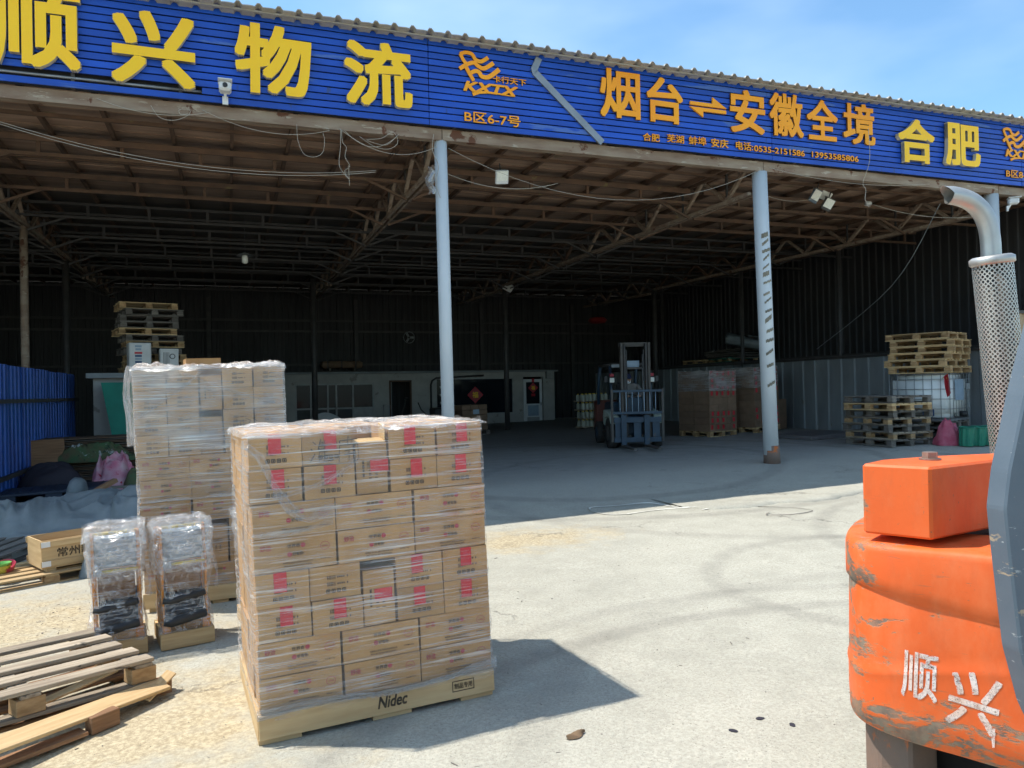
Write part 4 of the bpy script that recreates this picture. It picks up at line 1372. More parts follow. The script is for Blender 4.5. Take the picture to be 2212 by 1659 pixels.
part('frame', MB().box((.03, 0, .97), (.06, .12, 1.94)).box((.82, 0, .97), (.06, .12, 1.94)).box((.425, 0, 1.91), (.73, .12, .06)), m_steelbr, d1)
part('open_leaf', MB().box((.10, .35, .95), (.03, .62, 1.88)), m_panel, d1)
d2 = ob('door', None, of, loc=(10.96, .05, -.2))
part('leaf', MB().box((.425, .03, .96), (.80, .04, 1.9)), m_white, d2, bevel=.004)
part('pane', MB().box((.425, .0, 1.36), (.56, .02, .86)), m_glass, d2)
part('notice', MB().box((.43, .004, .66), (.46, .01, .42)), m_mwrap_bl, d2)
part('lower_panel', MB().box((.43, .004, .25), (.52, .012, .30)), m_frame, d2)
part('handle', MB().box((.76, -.01, .92), (.025, .05, .12)), m_grey, d2)
part('drain_pipe', MB().tube([(7.2, -.06, -.2), (7.2, -.06, 1.55), (7.25, -.06, 1.70), (7.4, -.06, 1.80), (9.3, -.06, 1.88)], .035, 8), m_steeldk, of, True)
def poster(label, M, s, w, h, rot, extra=None):
    t = thing('paper_blessing', label, 'poster', mat=M)
    part('sheet', MB().box((0, 0, 0), (w, .006, h), mat=Matrix.Rotation(rot, 4, 'Y')), m_red, t)
    part('border', MB().box((0, -.004, 0), (w * .86, .004, h * .86), mat=Matrix.Rotation(rot, 4, 'Y')), m_redprint, t)
    part('character', text_mesh(s, w * .52, h * .52, .004, [m_yellow], .02), m_yellow, t, loc=(0, -.007, 0))
    return t
poster('red diamond paper with gold character on the wide office window', Matrix.Translation((8.98, OY + .04, 1.33)), '福', .46, .46, rad(45))
pb = poster('red and gold blessing paper hung on the white office door', Matrix.Translation((11.385, OY + .02, 1.56)), '福', .30, .30, rad(45))
part('tail', MB().box((0, -.003, -.28), (.16, .004, .10)), m_red, pb)
part('tail', MB().box((0, -.003, .30), (.10, .004, .14)), m_red, pb)
mb_ = thing('meter_box', 'grey electric meter box high on the office corner', 'meter box', loc=(12.05, OY - .1, 2.08))
part('case', MB().box((0, 0, 0), (.30, .16, .32)), m_panel, mb_, bevel=.01)
part('lid', MB().box((0, -.085, 0), (.26, .01, .28)), m_frame, mb_)
part('conduit', MB().cyl((.05, .02, .16), (.05, .02, .45), .02, n=8), m_steeldk, mb_, True)
# bits and pieces on the office roof and along its front
def bundle(label, M, L, r, n, mt):
    t = thing('rolled_bundle', label, 'bundle', mat=M)
    for k in range(n):
        part('roll', MB().tube([(-L / 2, k * r * 1.7, r), (-L / 2 + .1, k * r * 1.7, r * 1.02), (0, k * r * 1.7, r * 1.06), (L / 2 - .1, k * r * 1.7, r), (L / 2, k * r * 1.7, r * .9)], [r * .7, r, r * .97, r, r * .7], 10), mt, t, True)
    for xx in (-L * .35, -.02, L * .33):
        part('tie', MB().box((xx, r * .8, r), (.03, r * 2 + .16 * n, r * 2.2)), m_steeldk, t)
    for xx in (-L * .3, L * .3):
        part('bearer', MB().box((xx, .1, -.04), (.08, .5, .08)), m_woodgrey, t)
    return t
bundle('pale film-wrapped roll lying on two bearers on the office roof', Matrix.Translation((4.0, OY + .7, 2.42)), 1.5, .14, 2, m_cartongrey)
ft = thing('desk_fan', 'small white fan hanging high on the dark back wall', 'fan', loc=(6.6, 29.2, 3.6))
part('guard', MB().tube([(.22 * math.cos(a * .5236), 0, .22 * math.sin(a * .5236)) for a in range(12)], .012, 6, closed=True), m_panel, ft, True)
for k in range(3):
    a = k * 2.094
    part('blade', MB().box((.10 * math.cos(a), .0, .10 * math.sin(a)), (.17, .012, .08), mat=Matrix.Rotation(-a, 4, 'Y')), m_panel, ft)
part('hub', MB().cyl((0, -.03, 0), (0, .12, 0), .04, n=10), m_steeldk, ft, True)
lb = thing('lantern', 'dim red lantern shade hanging under the roof at the back', 'lantern', loc=(13.1, 26.0, 4.05))
part('shade', MB().tube([(0, 0, -.12), (0, 0, -.1), (0, 0, 0), (0, 0, .1), (0, 0, .12)], [.1, .28, .36, .28, .1], 16), mat('lantern_red', (.22, .012, .012), None, .7), lb, True)
part('cord', MB().cyl((0, 0, .12), (0, 0, 1.0), .008, n=5), m_black, lb)
# pallet jack, office clutter
def jack(M, label):
    t = thing('pallet_jack', label, 'pallet jack', mat=M)
    for s in (-.17, .17):
        part('fork', MB().box((s, .55, .10), (.15, 1.1, .06)), m_flgrey, t)
    part('pump', MB().box((0, -.08, .22), (.26, .22, .30)), m_flgrey, t, bevel=.02)
    part('handle', MB().tube([(0, -.12, .35), (0, -.35, .9), (0, -.42, 1.1)], .02, 8), m_flgrey, t, True)
    part('grip', MB().tube([(-.12, -.43, 1.1), (-.1, -.46, 1.16), (.1, -.46, 1.16), (.12, -.43, 1.1), (-.12, -.43, 1.1)], .014, 6), m_black, t, True)
    for s in (-.08, .08):
        part('wheel', MB().cyl((s - .03, -.14, .09), (s + .03, -.14, .09), .09, n=14), m_rubber, t, True)
    return t
jack(frame(5.5, 26.5, rad(110)), 'dark hand pallet jack parked before the office doorway')
gb_ = thing('generator_cart', 'black engine cart with small wheels standing before the wide office window', 'cart', mat=frame(7.1, 25.6, rad(5)))
part('tank', MB().box((0, 0, .62), (1.15, .55, .34)), m_black, gb_, bevel=.04)
part('frame', MB().bar((-.6, -.25, .40), (.6, -.25, .40), .05, .05).bar((-.6, .25, .40), (.6, .25, .40), .05, .05).bar((-.6, -.25, .40), (-.6, .25, .40), .05, .05).bar((.6, -.25, .40), (.6, .25, .40), .05, .05), m_flgrey, gb_)
for x in (-.45, .45):
    for s in (-.28, .28):
        part('wheel', MB().cyl((x, s - .04, .2), (x, s + .04, .2), .2, n=16), m_rubber, gb_, True)
part('drawbar', MB().tube([(-.6, 0, .4), (-.95, 0, .75), (-1.05, 0, 1.0)], .022, 8), m_flgrey, gb_, True)
st_ = thing('tool_trolley', 'dark low trolley heaped with tools below the office windows', 'trolley', mat=frame(4.6, 26.2, rad(12)))
part('deck', MB().box((0, 0, .32), (1.0, .6, .05)), m_steeldk, st_)
for x in (-.4, .4):
    for s in (-.25, .25):
        part('wheel', MB().cyl((x, s - .03, .12), (x, s + .03, .12), .12, n=12), m_rubber, st_, True)
part('handle', MB().tube([(.5, -.25, .33), (.55, -.25, .95), (.55, .25, .95), (.5, .25, .33)], .02, 8), m_grey, st_, True)
part('motor', MB().cyl((-.25, 0, .46), (.15, 0, .46), .12, n=16), m_black, st_, True)
part('toolbox', MB().box((.32, .05, .42), (.24, .4, .16)), m_mwrap_bl, st_, bevel=.01)
sk = thing('white_scooter_fairing', 'white moulded panel leaning below the office window', 'panel', mat=frame(3.2, 27.6, 0) @ Matrix.Rotation(rad(-20), 4, 'X'))
part('shell', MB().grid(lambda u, v: Vector(((u - .5) * 1.1, -.12 * math.sin(math.pi * u) - .05 * v, .25 + .5 * v * (.6 + .4 * math.sin(math.pi * u)))), 14, 8), m_white, sk, True)
# small film-wrapped stack by the middle post
s3 = frame(6.95, 22.6, rad(8))
tag(ob('goods_stack', None, None, s3), 'low grey film-wrapped goods stack on a pallet near the office window', 'goods stack')
gs = bpy.context.scene.objects['goods_stack']
for i in range(5):
    for c in range(3):
        part('bundle', MB().box((-.28 + c * .285, 0, .22 + i * .155), (.28, .8, .15)), m_cartongrey, gs, bevel=.012)
part('label_sheet', MB().box((.05, -.405, .70), (.2, .004, .14)), m_mwrap_bl, gs)
pallet('grey pallet under the low film-wrapped goods stack by the office', s3, 1.0, .85, 'grey')
# jugs on stacked trays by the forklift
for lv in range(4):
    zb = .03 + lv * .27
    tr = thing('tray', f'{("lowest", "second lowest", "second highest", "topmost")[lv]} slatted tray of the jug rack beside the forklift', 'tray', mat=frame(10.85, 22.0, rad(5)) @ Matrix.Translation((0, 0, zb)), group='slatted trays of the jug rack')
    for k in range(4):
        part('slat', MB().box((0, -.24 + k * .16, .03), (1.0, .1, .02)), m_woodold, tr)
    for xx in (-.46, 0, .46):
        part('bearer', MB().box((xx, 0, .01), (.05, .6, .02)), m_woodold, tr)
    for k in range(7):
        for r in range(2):
            jg = thing('jug', f'{ORD[k]} jug from left, {("front", "back")[r]} row of the {("lowest", "second lowest", "second highest", "topmost")[lv]} tray by forklift', 'jug', mat=frame(10.85, 22.0, rad(5)) @ Matrix.Translation((-.42 + k * .14, -.15 + r * .3, zb + .042)), group='yellow capped jugs on the trays')
            if lv == 0 and k == 0 and r == 0:
                jm = MB().tube([(0, 0, 0), (0, 0, .14), (0, 0, .17), (0, 0, .19)], [.06, .06, .05, .025], 10).mesh('body', mat('jug_plastic', (.42, .44, .36), None, .4))
                jc = MB().cyl((0, 0, .19), (0, 0, .215), .024, n=8).mesh('cap', m_mwrap_ye)
            ob('body', jm, jg)
            ob('cap', jc, jg)

# ================================================================== blue fence at the left
bf = thing('blue_fence', 'tall blue corrugated sheet fence along the left side of the shed', 'fence', mat=Matrix.Translation((-3.05, 18.6, -.12)) @ Matrix.Rotation(rad(-90), 4, 'Z'))
cb = corr(.9, 2.13, .225, .03).mesh('sheet', m_blue)
for i in range(8):
    ob('sheet', cb, bf, mat=Matrix.Translation((i * .9, RND.uniform(-.01, .01), RND.uniform(-.02, .02))) @ Matrix.Rotation(rad(RND.uniform(-.8, .8)), 4, 'X'))
for zz in (.5, 1.6):
    part('rail', MB().box((3.6, .05, zz), (7.2, .05, .06)), m_steeldk, bf)
# storage cabin behind it, with pallets and appliances on top
sb_ = thing('storage_cabin', 'dark low storage cabin behind the tall wrapped load', 'cabin', loc=(-.9, 18.6, -.1))
part('wall', MB().box((0, 0, 1.0), (3.3, 2.2, 2.0)), m_concretewall, sb_)
part('roof', MB().box((0, -.05, 2.05), (3.5, 2.5, .10)), m_panel, sb_)
part('door', MB().box((.6, -1.11, .95), (.8, .04, 1.8)), m_steeldk, sb_)
CT = 2.002
names_b = ['lowest', 'second lowest', 'third lowest', 'fourth lowest', 'middle', 'fourth highest', 'third highest', 'second highest', 'topmost']
sty = ['fresh', 'fresh', 'fresh', 'grey', 'fresh', 'grey', 'fresh', 'grey', 'grey']
for i in range(11):
    nm = (['lowest', 'second lowest', 'third lowest', 'fourth lowest', 'fifth lowest', 'middle', 'fifth highest', 'fourth highest', 'third highest', 'second highest', 'topmost'])[i]
    pallet(f'{nm} pallet of the tall stack on the storage cabin roof', Matrix.Translation((-1.56 + RND.uniform(-.07, .07) - .06 * (i > 5), 18.45 + RND.uniform(-.05, .05), CT + i * .1375)) @ Matrix.Rotation(rad(14 + RND.uniform(-4, 4)), 4, 'Z'), 1.15, .95, (sty + ['grey', 'fresh'])[i % 11], 'pallets stacked on the cabin roof')
def appliance(label, M, w, h, d, kind):
    t = thing('appliance', label, 'appliance', mat=M)
    part('case', MB().box((0, 0, h / 2), (w, d, h)), m_white, t, bevel=.012)
    part('front_panel', MB().box((0, -d / 2 - .004, h / 2), (w * .92, .008, h * .92)), m_white, t, bevel=.003)
    if kind:
        for z, ww, mm in ((.88, .30, m_mwrap_bl), (.78, .26, m_mwrap_bl), (.66, .34, m_red), (.56, .30, m_tankdk), (.46, .3, m_mwrap_bl), (.36, .3, m_tankdk)):
            part('sticker', MB().box((-.08 * w, -d / 2 - .009, h * z), (w * ww, .003, h * .07)), mm, t)
        part('grille', MB().cyl((.1 * w, -d / 2 - .012, h * .12), (.1 * w, -d / 2 - .004, h * .12), .05, n=12), m_black, t)
        part('knob', MB().cyl((-.28 * w, -d / 2 - .012, h * .12), (-.28 * w, -d / 2 - .004, h * .12), .02, n=10), m_black, t)
    else:
        part('ring', MB().tube([(.06 + .05 * math.cos(a * .6283), -d / 2 - .012, h * .68 + .05 * math.sin(a * .6283)) for a in range(10)], .008, 5, closed=True), m_black, t)
        for k in range(5):
            part('fin', MB().box((-.3 * w + k * .07 * w, -d / 2 - .010, h * .45), (.008, .006, h * .8)), m_steeldk, t)
    return t
appliance('tall white boxy appliance with blue stickers on the cabin roof', Matrix.Translation((-1.72, 17.66, CT)) @ Matrix.Rotation(rad(12), 4, 'Z'), .42, .62, .4, 1)
appliance('shorter white finned appliance beside the stickered one on the cabin roof', Matrix.Translation((-1.16, 17.72, CT)) @ Matrix.Rotation(rad(8), 4, 'Z'), .36, .50, .35, 0)
gsht = thing('green_sheet', 'bright green panel leaning against the storage cabin', 'panel', mat=Matrix.Translation((-2.25, 16.9, .85)) @ Matrix.Rotation(rad(-14), 4, 'X') @ Matrix.Rotation(rad(10), 4, 'Y'))
part('board', MB().prism([(-.28, .95), (.75, 1.12), (.8, .0), (.12, -.08)], -.01, .01, mat=Matrix(((1, 0, 0, 0), (0, 0, 1, 0), (0, 1, 0, 0), (0, 0, 0, 1)))), m_green, gsht)
# ------------------------------------------------------------------ cloth heaps
def heap(name, label, cat, x, y, rx, ry, h, mt, seed, rz=0, n=46, fold=.5, freq=2.2, z=None, flat=.6):
    mb = MB()
    lr = random.Random(int(seed * 10))
    LB = [(lr.uniform(-.5, .5) * rx, lr.uniform(-.4, .4) * ry, lr.uniform(.45, .7)) for _ in range(4)]
    rings = n // 2
    vs = [(0, 0, h)]
    for j in range(1, rings + 1):
        r = j / rings
        for i in range(n):
            a = 2 * math.pi * i / n
            ed = 1 + .22 * noise.noise(Vector((math.cos(a) * 1.5, math.sin(a) * 1.5, seed)))
            wob = 1 + .10 * fold * math.sin(math.pi * r) * noise.noise(Vector((math.cos(a) * 4, math.sin(a) * 4, seed + r * 2)))
            px_, py_ = rx * r * ed * wob * math.cos(a), ry * r * ed * wob * math.sin(a)
            lob = max(1 - ((px_ - cx_) ** 2 / (sx_ * rx) ** 2 + (py_ - cy_) ** 2 / (sx_ * ry) ** 2) for cx_, cy_, sx_ in LB)
            base = h * max(0, 1 - r ** 3.2) ** .5 * (.45 + .55 * max(0, lob) ** .5)
            q = Vector((px_ * freq, py_ * freq, seed))
            q = q + Vector((noise.noise(q * .7 + Vector((3, 1, 0))), noise.noise(q * .7 + Vector((7, 2, 0))), 0)) * .8
            d1 = noise.voronoi(q * .75)[0]
            d2 = noise.voronoi(q * 1.9 + Vector((3, 5, 1)))[0]
            f = .45 + .75 * (1 - min(1, d1[1] - d1[0])) ** 1.6 + .30 * (1 - min(1, d2[1] - d2[0])) ** 2 + .35 * noise.noise(q * .6)
            zz = base * (1 + fold * .85 * (f - .62)) + (.05 * h * f * fold if r < .98 else 0) + .006
            vs.append((px_, py_, max(zz, .004)))
    fs = [(0, 1 + i, 1 + (i + 1) % n) for i in range(n)]
    for j in range(rings - 1):
        for i in range(n):
            a, b = 1 + j * n + i, 1 + j * n + (i + 1) % n
            fs.append((a, a + n, b + n, b))
    vs[0] = (0, 0, sum(v[2] for v in vs[1:1 + n]) / n)
    mb.add(vs, fs)
    M = frame(x, y, rz) if z is None else Matrix.Translation((x, y, z)) @ Matrix.Rotation(rz, 4, 'Z')
    o = ob(name, mb.mesh(name, mt, True), None, M)
    return tag(o, label, cat)
heap('tarpaulin', 'large crumpled grey blue tarpaulin heaped behind the open crate', 'tarpaulin', -2.0, 10.5, 1.2, .70, .27, m_tarp, 2.0, rad(4), 130, .8, 2.2)
heap('tarpaulin', 'smaller grey tarpaulin heap beside the tall wrapped load', 'tarpaulin', -.95, 10.35, .60, .65, .30, m_tarp, 8.0, rad(-10), 100, .8, 2.8)
heap('bag_heap', 'black cloth bags heaped against the blue fence', 'bags', -2.5, 13.75, .60, .5, .40, m_bag, 4.0, 0, 44, .6)
heap('blanket', 'pink and white patterned blanket thrown over the pile', 'blanket', -1.72, 13.6, .42, .36, .40, m_pink, 6.0, 0, 90, 1.0, 5.0)
heap('camouflage_cloth', 'camouflage cloth folded over the flattened cardboard', 'cloth', -2.05, 14.72, .75, .14, .20, m_camo, 5.0, rad(5), 80, .9, 7.0, z=.42)
heap('camouflage_cloth', 'scrap of camouflage cloth at the foot of the pink blanket', 'cloth', -1.35, 13.4, .26, .22, .26, m_camo, 9.0, 0, 36, .9, 5.0)
# flattened cardboard, one sheet on another
cbm = [MB().box((0, 0, 0), (1.45 + .1 * k, .95, .012)).mesh('sheet', (m_cartongrey, m_woodgrey)[k % 2]) for k in range(3)]
cs = thing('cardboard_stack', 'stack of flattened cardboard sheets behind the pink blanket', 'cardboard', mat=frame(-2.2, 15.3, rad(4)))
for k in range(30):
    ob('sheet', cbm[k % 3], cs, mat=Matrix.Translation((RND.uniform(-.06, .06), RND.uniform(-.06, .06), .02 + k * .029)) @ Matrix.Rotation(rad(RND.uniform(-2.5, 2.5)), 4, 'Z') @ Matrix.Rotation(rad(RND.uniform(-.5, .9)), 4, 'Y'))
pw = ob('board', MB().box((0, 0, .45), (.48, .025, .9)).mesh('board', m_woodred), None, frame(-2.78, 14.5, rad(8)) @ Matrix.Rotation(rad(-9), 4, 'X'))
tag(pw, 'dark brown board standing on end by the blue fence', 'board')
# dark plastic pallet
def plastic_pallet(label, M, L, W, H_):
    t = thing('plastic_pallet', label, 'pallet', mat=M)
    part('deck', MB().box((0, 0, H_ - .02), (L, W, .035)), m_navy, t, bevel=.005)
    part('base', MB().box((0, 0, .018), (L, W, .03)), m_navy, t)
    for k in range(9):
        part('rib', MB().box((-L / 2 + .08 + k * (L - .16) / 8, 0, H_ + .002), (.02, W - .04, .008)), m_navy, t)
    for x in (-L / 2 + .12, 0, L / 2 - .12):
        for y in (-W / 2 + .09, 0, W / 2 - .09):
            part('foot', MB().box((x, y, H_ / 2), (.2, .15, H_ - .075)), m_navy, t)
    return t
plastic_pallet('dark blue plastic pallet lying before the black bags', frame(-2.35, 12.75, rad(6), .10), 1.35, .9, .17)
tag(ob('sack', MB().tube([(0, 0, 0), (0, 0, .06), (.02, 0, .2), (.03, 0, .30), (.04, 0, .34)], [.12, .19, .18, .14, .08], 14, flat=.7).mesh('sack', m_tarp, True), None, frame(-1.95, 11.85, 0, .12)), 'grey cloth sack standing behind the tarpaulin', 'sack')
tag(ob('timber', MB().box((0, 0, 0), (.62, .09, .05)).mesh('timber', m_woodred), None, Matrix.Translation((-1.68, 11.55, .26)) @ Matrix.Rotation(rad(38), 4, 'Z') @ Matrix.Rotation(rad(-22), 4, 'Y')), 'short brown timber sticking up behind the tarpaulin', 'timber')
for k in range(3):
    tag(ob('timber', MB().box((0, 0, 0), (.75, .10, .03)).mesh('timber', m_woodgrey), None, Matrix.Translation((-1.18, 11.75 + .14 * k, .16 + .045 * k)) @ Matrix.Rotation(rad(-4 + 3 * k), 4, 'Z')), f'{("lowest", "middle", "top")[k]} of three grey planks lying behind the small tarpaulin heap', 'timber', 'grey planks behind the tarpaulin')
pallet('dark weathered pallet half under the large tarpaulin at the left edge', frame(-2.62, 9.45, rad(62)), 1.3, 1.1, 'grey')
# open crate on its pallet
pallet('pale low pallet under the open stencilled crate', frame(-1.72, 8.52, rad(25)) @ Matrix.Scale(.72, 4, (0, 0, 1)), 1.75, .85, 'fresh')
CM = frame(-1.64, 8.20, rad(25), .099)
cr = thing('wooden_crate', 'open shallow plywood crate with black stencilled characters', 'crate', mat=CM)
CL, CD, CH = 1.05, .46, .26
for y, nm in ((0, 'front_panel'), (CD, 'rear_panel')):
    p_ = part(nm, MB().box((CL / 2, y, CH / 2 + .03), (CL, .014, CH)), m_ply, cr)
    for z in (.075, CH - .005):
        s = -1 if y == 0 else 1
        part('batten', MB().box((CL / 2, y + s * .014, z), (CL + .02, .014, .055)), m_ply, cr, bevel=.002)
for x in (0, CL):
    part('end_panel', MB().box((0, 0, 0), (CD - .016, .014, CH)), m_ply, cr, mat=Matrix.Translation((x + (.007 if x == 0 else -.007), CD / 2, CH / 2 + .03)) @ Matrix.Rotation(math.pi / 2, 4, 'Z'))
part('floor', MB().box((CL / 2, CD / 2, .04), (CL - .03, CD - .03, .012)), m_ply, cr)
for x in (.08, CL - .08):
    part('foot', MB().box((x, CD / 2, .012), (.08, CD, .030)), m_wood, cr)
for z in (.075, CH - .005):
    part('corner_tag', MB().box((.035, -.0225, z), (.075, .003, .050)), m_white, cr)
part('stencil', text_mesh('常州新陵阀控', .62, .088, .001, [m_stencil], .02), m_stencil, cr, loc=(.44, -.0085, .165))
# bowls
bm_ = [mat('yellow_bowl', (.70, .62, .10), None, .35), mat('green_bowl', (.20, .50, .12), None, .35), mat('pink_bowl', (.70, .10, .16), None, .35)]
for k in range(3):
    M = frame(-2.02, 8.42, 0, .10 + .022 * k) if k < 2 else frame(-1.99, 8.47, 0, .105) @ Matrix.Rotation(rad(24), 4, 'X')
    r0_, r1_ = .055, .092
    mb = MB().tube([(0, 0, 0), (0, 0, .02), (0, 0, .05), (0, 0, .07)], [r0_, r0_ + .02, r1_ - .008, r1_], 20, cap=False)
    mb.tube([(0, 0, .07), (0, 0, .05), (0, 0, .02), (0, 0, .008)], [r1_ - .004, r1_ - .014, r0_ + .012, .003], 20, cap=False)
    tag(ob('bowl', mb.mesh('bowl', bm_[(0, 1, 2)[k]], True), None, M), ('yellow plastic bowl, lower of the nested bowls on the pale pallet', 'green plastic bowl nested in the yellow one', 'pink plastic bowl tilted behind the green bowl')[k], 'bowl')
heap('work_shoe', 'worn blue cloth shoe bundle lying under the crate', 'shoe', -1.22, 8.28, .14, .09, .14, m_tarp, 3.0, rad(30), 26, .8, 6)
# ------------------------------------------------------------------ broken pallets at lower left
e30 = rad(30)
PB = Matrix.Translation((-.41, 4.75, 0)) @ Matrix.Rotation(e30, 4, 'Z')
def board(parent, name, c, d, rz, mt, tilt=0.0, roll=0.0, bev=.003):
    return part(name, MB().box((0, 0, 0), d), mt, parent, bevel=bev, mat=Matrix.Translation(c) @ Matrix.Rotation(rz, 4, 'Z') @ Matrix.Rotation(tilt, 4, 'Y') @ Matrix.Rotation(roll, 4, 'X'))
op = thing('pallet', 'weathered pale pallet lying on a broken one at lower left', 'pallet', mat=PB @ Matrix.Translation((0, 0, -.165)) @ Matrix.Rotation(rad(1.2), 4, 'Y'))
PL, PW = 1.3, .87
for k, yy in enumerate((.05, .245, .44, .635, .82)):
    board(op, 'deck_board', (-PL / 2 + RND.uniform(-.01, .02), yy, .198), (PL, .098, .022), RND.uniform(-.008, .008), m_woodold)
for x in (-.06, -.62, -1.18):
    board(op, 'cross_board', (x, PW / 2, .175), (PW, .095, .020), math.pi / 2, m_woodold)
    for yy in (.05, .43, .81):
        board(op, 'block', (x, yy, .125), (.135, .10, .08), RND.uniform(-.06, .06), m_block)
for yy in (.05, .43, .81):
    board(op, 'bottom_board', (-PL / 2, yy, .072), (PL, .095, .020), RND.uniform(-.01, .01), m_woodold)
bp = thing('pallet', 'broken brown pallet with a sprung front plank under the weathered one', 'pallet', mat=PB @ Matrix.Translation((0, 0, -.178)))
for k, (yy, a) in enumerate(((.10, -2), (.36, 3), (.62, -3), (.84, 1))):
    board(bp, 'deck_board', (-.55, yy, .048), (1.25, .09, .018), rad(a), m_woodred)
for x, yy in ((-.02, .04), (-.55, .05), (.0, .45), (-.55, .6), (-1.1, .45), (-.02, .85), (-1.1, .85)):
    board(bp, 'block', (x, yy, .021), (.12, .10, .036), RND.uniform(-.2, .2), m_woodred)
sp = ob('sprung_plank', MB().box((0, 0, 0), (1.35, .115, .020)).mesh('sprung_plank', m_wood, bevel=.003), bp, mat=Matrix.Translation((-.62, -.20, .10)) @ Matrix.Rotation(rad(14), 4, 'Z') @ Matrix.Rotation(rad(2.5), 4, 'Y') @ Matrix.Rotation(rad(14), 4, 'X'))
board(bp, 'block', (-.36, -.20, .045), (.15, .06, .085), rad(10), m_woodred)
board(bp, 'block', (.05, .02, .042), (.09, .08, .08), rad(-15), m_woodred)
board(bp, 'splinter', (.0, -.045, .075), (.24, .06, .012), rad(28), m_wood, rad(-16), rad(20))
board(bp, 'splinter', (-.45, .18, .10), (.7, .07, .014), rad(12), m_wood, rad(-5))
tag(ob('plank', MB().box((0, 0, 0), (1.2, .09, .018)).mesh('plank', m_woodred), None, PB @ Matrix.Translation((-1.05, -.28, -.155)) @ Matrix.Rotation(rad(7), 4, 'Z')), 'loose brown plank on the ground at the lower left edge', 'plank')
# ================================================================== cartons in the shade at the right
def shade_load(label, corner, rz, cols, rows, hh, who, group, lean=0.0, wrapped=True):
    M = Matrix.Translation((corner[0], corner[1], gz(*corner) + .0)) @ Matrix.Rotation(rz, 4, 'Z') @ Matrix.Rotation(lean, 4, 'Y')
    W, D = 1.02, 1.0
    pallet(f'pale pallet under {who}', M @ Matrix.Translation((W / 2, D / 2, 0)), W, D, 'fresh')
    z = .14
    for i in range(rows):
        n = 3 if i in (3, 4) else 5
        w = W / n
        for c in range(n):
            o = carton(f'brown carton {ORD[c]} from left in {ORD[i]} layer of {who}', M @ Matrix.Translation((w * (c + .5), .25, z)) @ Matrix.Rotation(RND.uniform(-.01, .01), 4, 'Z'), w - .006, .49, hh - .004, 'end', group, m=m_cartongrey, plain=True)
            if n == 5 and RND.random() < .85:
                tk = ('rt', w, hh)
                if tk not in _pr:
                    _pr[tk] = MB().box((0, -.247, hh * .62), (.07, .003, hh * .62)).mesh('tape', m_red)
                ob('tape', _pr[tk], o, loc=(RND.uniform(-.02, .02), 0, 0))
        for k in range(1):
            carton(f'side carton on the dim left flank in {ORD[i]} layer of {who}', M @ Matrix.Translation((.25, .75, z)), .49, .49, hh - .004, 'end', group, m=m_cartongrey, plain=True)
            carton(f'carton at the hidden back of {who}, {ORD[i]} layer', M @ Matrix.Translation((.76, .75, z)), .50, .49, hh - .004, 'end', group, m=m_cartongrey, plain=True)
        z += hh
    f = thing('stretch_film', f'hazy stretch film round the upper part of {who}', 'stretch film', mat=M)
    ob('wrap', film_wrap(W, D, z - .50, z + .01, .012, .014, corner[0], 70, 16, mt=m_film2), f)
    return z
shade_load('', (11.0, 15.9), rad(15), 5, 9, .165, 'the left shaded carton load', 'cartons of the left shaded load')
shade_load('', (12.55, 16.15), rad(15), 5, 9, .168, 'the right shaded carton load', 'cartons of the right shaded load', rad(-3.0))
# things stored on the flat roof of the side rooms
RZT = 2.262
RF = 2.25
pallet('green boarded pallet lying on the side room roof under the tarpaulin roll', Matrix.Translation((15.45, 21.0, RF)) @ Matrix.Rotation(rad(80), 4, 'Z'), 1.5, 1.0, 'green')
pallet('fresh pallet on the side room roof beside the green one', Matrix.Translation((15.5, 22.6, RF)) @ Matrix.Rotation(rad(95), 4, 'Z'), 1.2, 1.0, 'fresh')
for k in range(5):
    tag(ob('board', MB().box((0, 0, 0), (1.9 - .1 * k, .8, .03)).mesh('board', m_woodgrey), None, Matrix.Translation((15.5 + .05 * k, 21.1 + .1 * k, RF + .17 + .06 * k)) @ Matrix.Rotation(rad(84 + 5 * k), 4, 'Z') @ Matrix.Rotation(rad(1.5 * k - 3), 4, 'Y')), f'{("lowest", "second lowest", "middle", "second highest", "topmost")[k]} of five grey boards stacked on the side room roof', 'board', 'grey boards on the side room roof')
tr_ = thing('tarpaulin_roll', 'rolled grey tarpaulin on top of boards on the side room roof', 'tarpaulin', mat=Matrix.Translation((15.35, 20.3, RF + .62)) @ Matrix.Rotation(rad(-25), 4, 'Z') @ Matrix.Rotation(rad(14), 4, 'Y'))
sp_ = []
for k in range(70):
    a = k * .33
    r = .05 + .0105 * k * .33
    sp_.append(Vector((0, r * math.cos(a), r * .75 * math.sin(a))))
mb = MB()
def rollpt(u, v):
    p = sp_[min(69, int(u * 69))]
    return Vector((1.05 * (v - .5) + .05 * noise.noise(Vector((p.y * 4, p.z * 4, v * 2))), p.y * (1 + .12 * v), p.z * (1 - .1 * v) + .05 * noise.noise(Vector((v * 3, p.y * 3, 1)))))
mb.grid(rollpt, 70, 8)
part('roll', mb, m_tarp, tr_, True)
part('loose_fold', MB().grid(lambda u, v: Vector((.1 + .75 * u, -.28 + .55 * v, .16 + .10 * math.sin(3 * u + 2 * v) - .30 * u * u + .06 * noise.noise(Vector((u * 4, v * 4, 2))))), 14, 10), m_tarp, tr_, True)
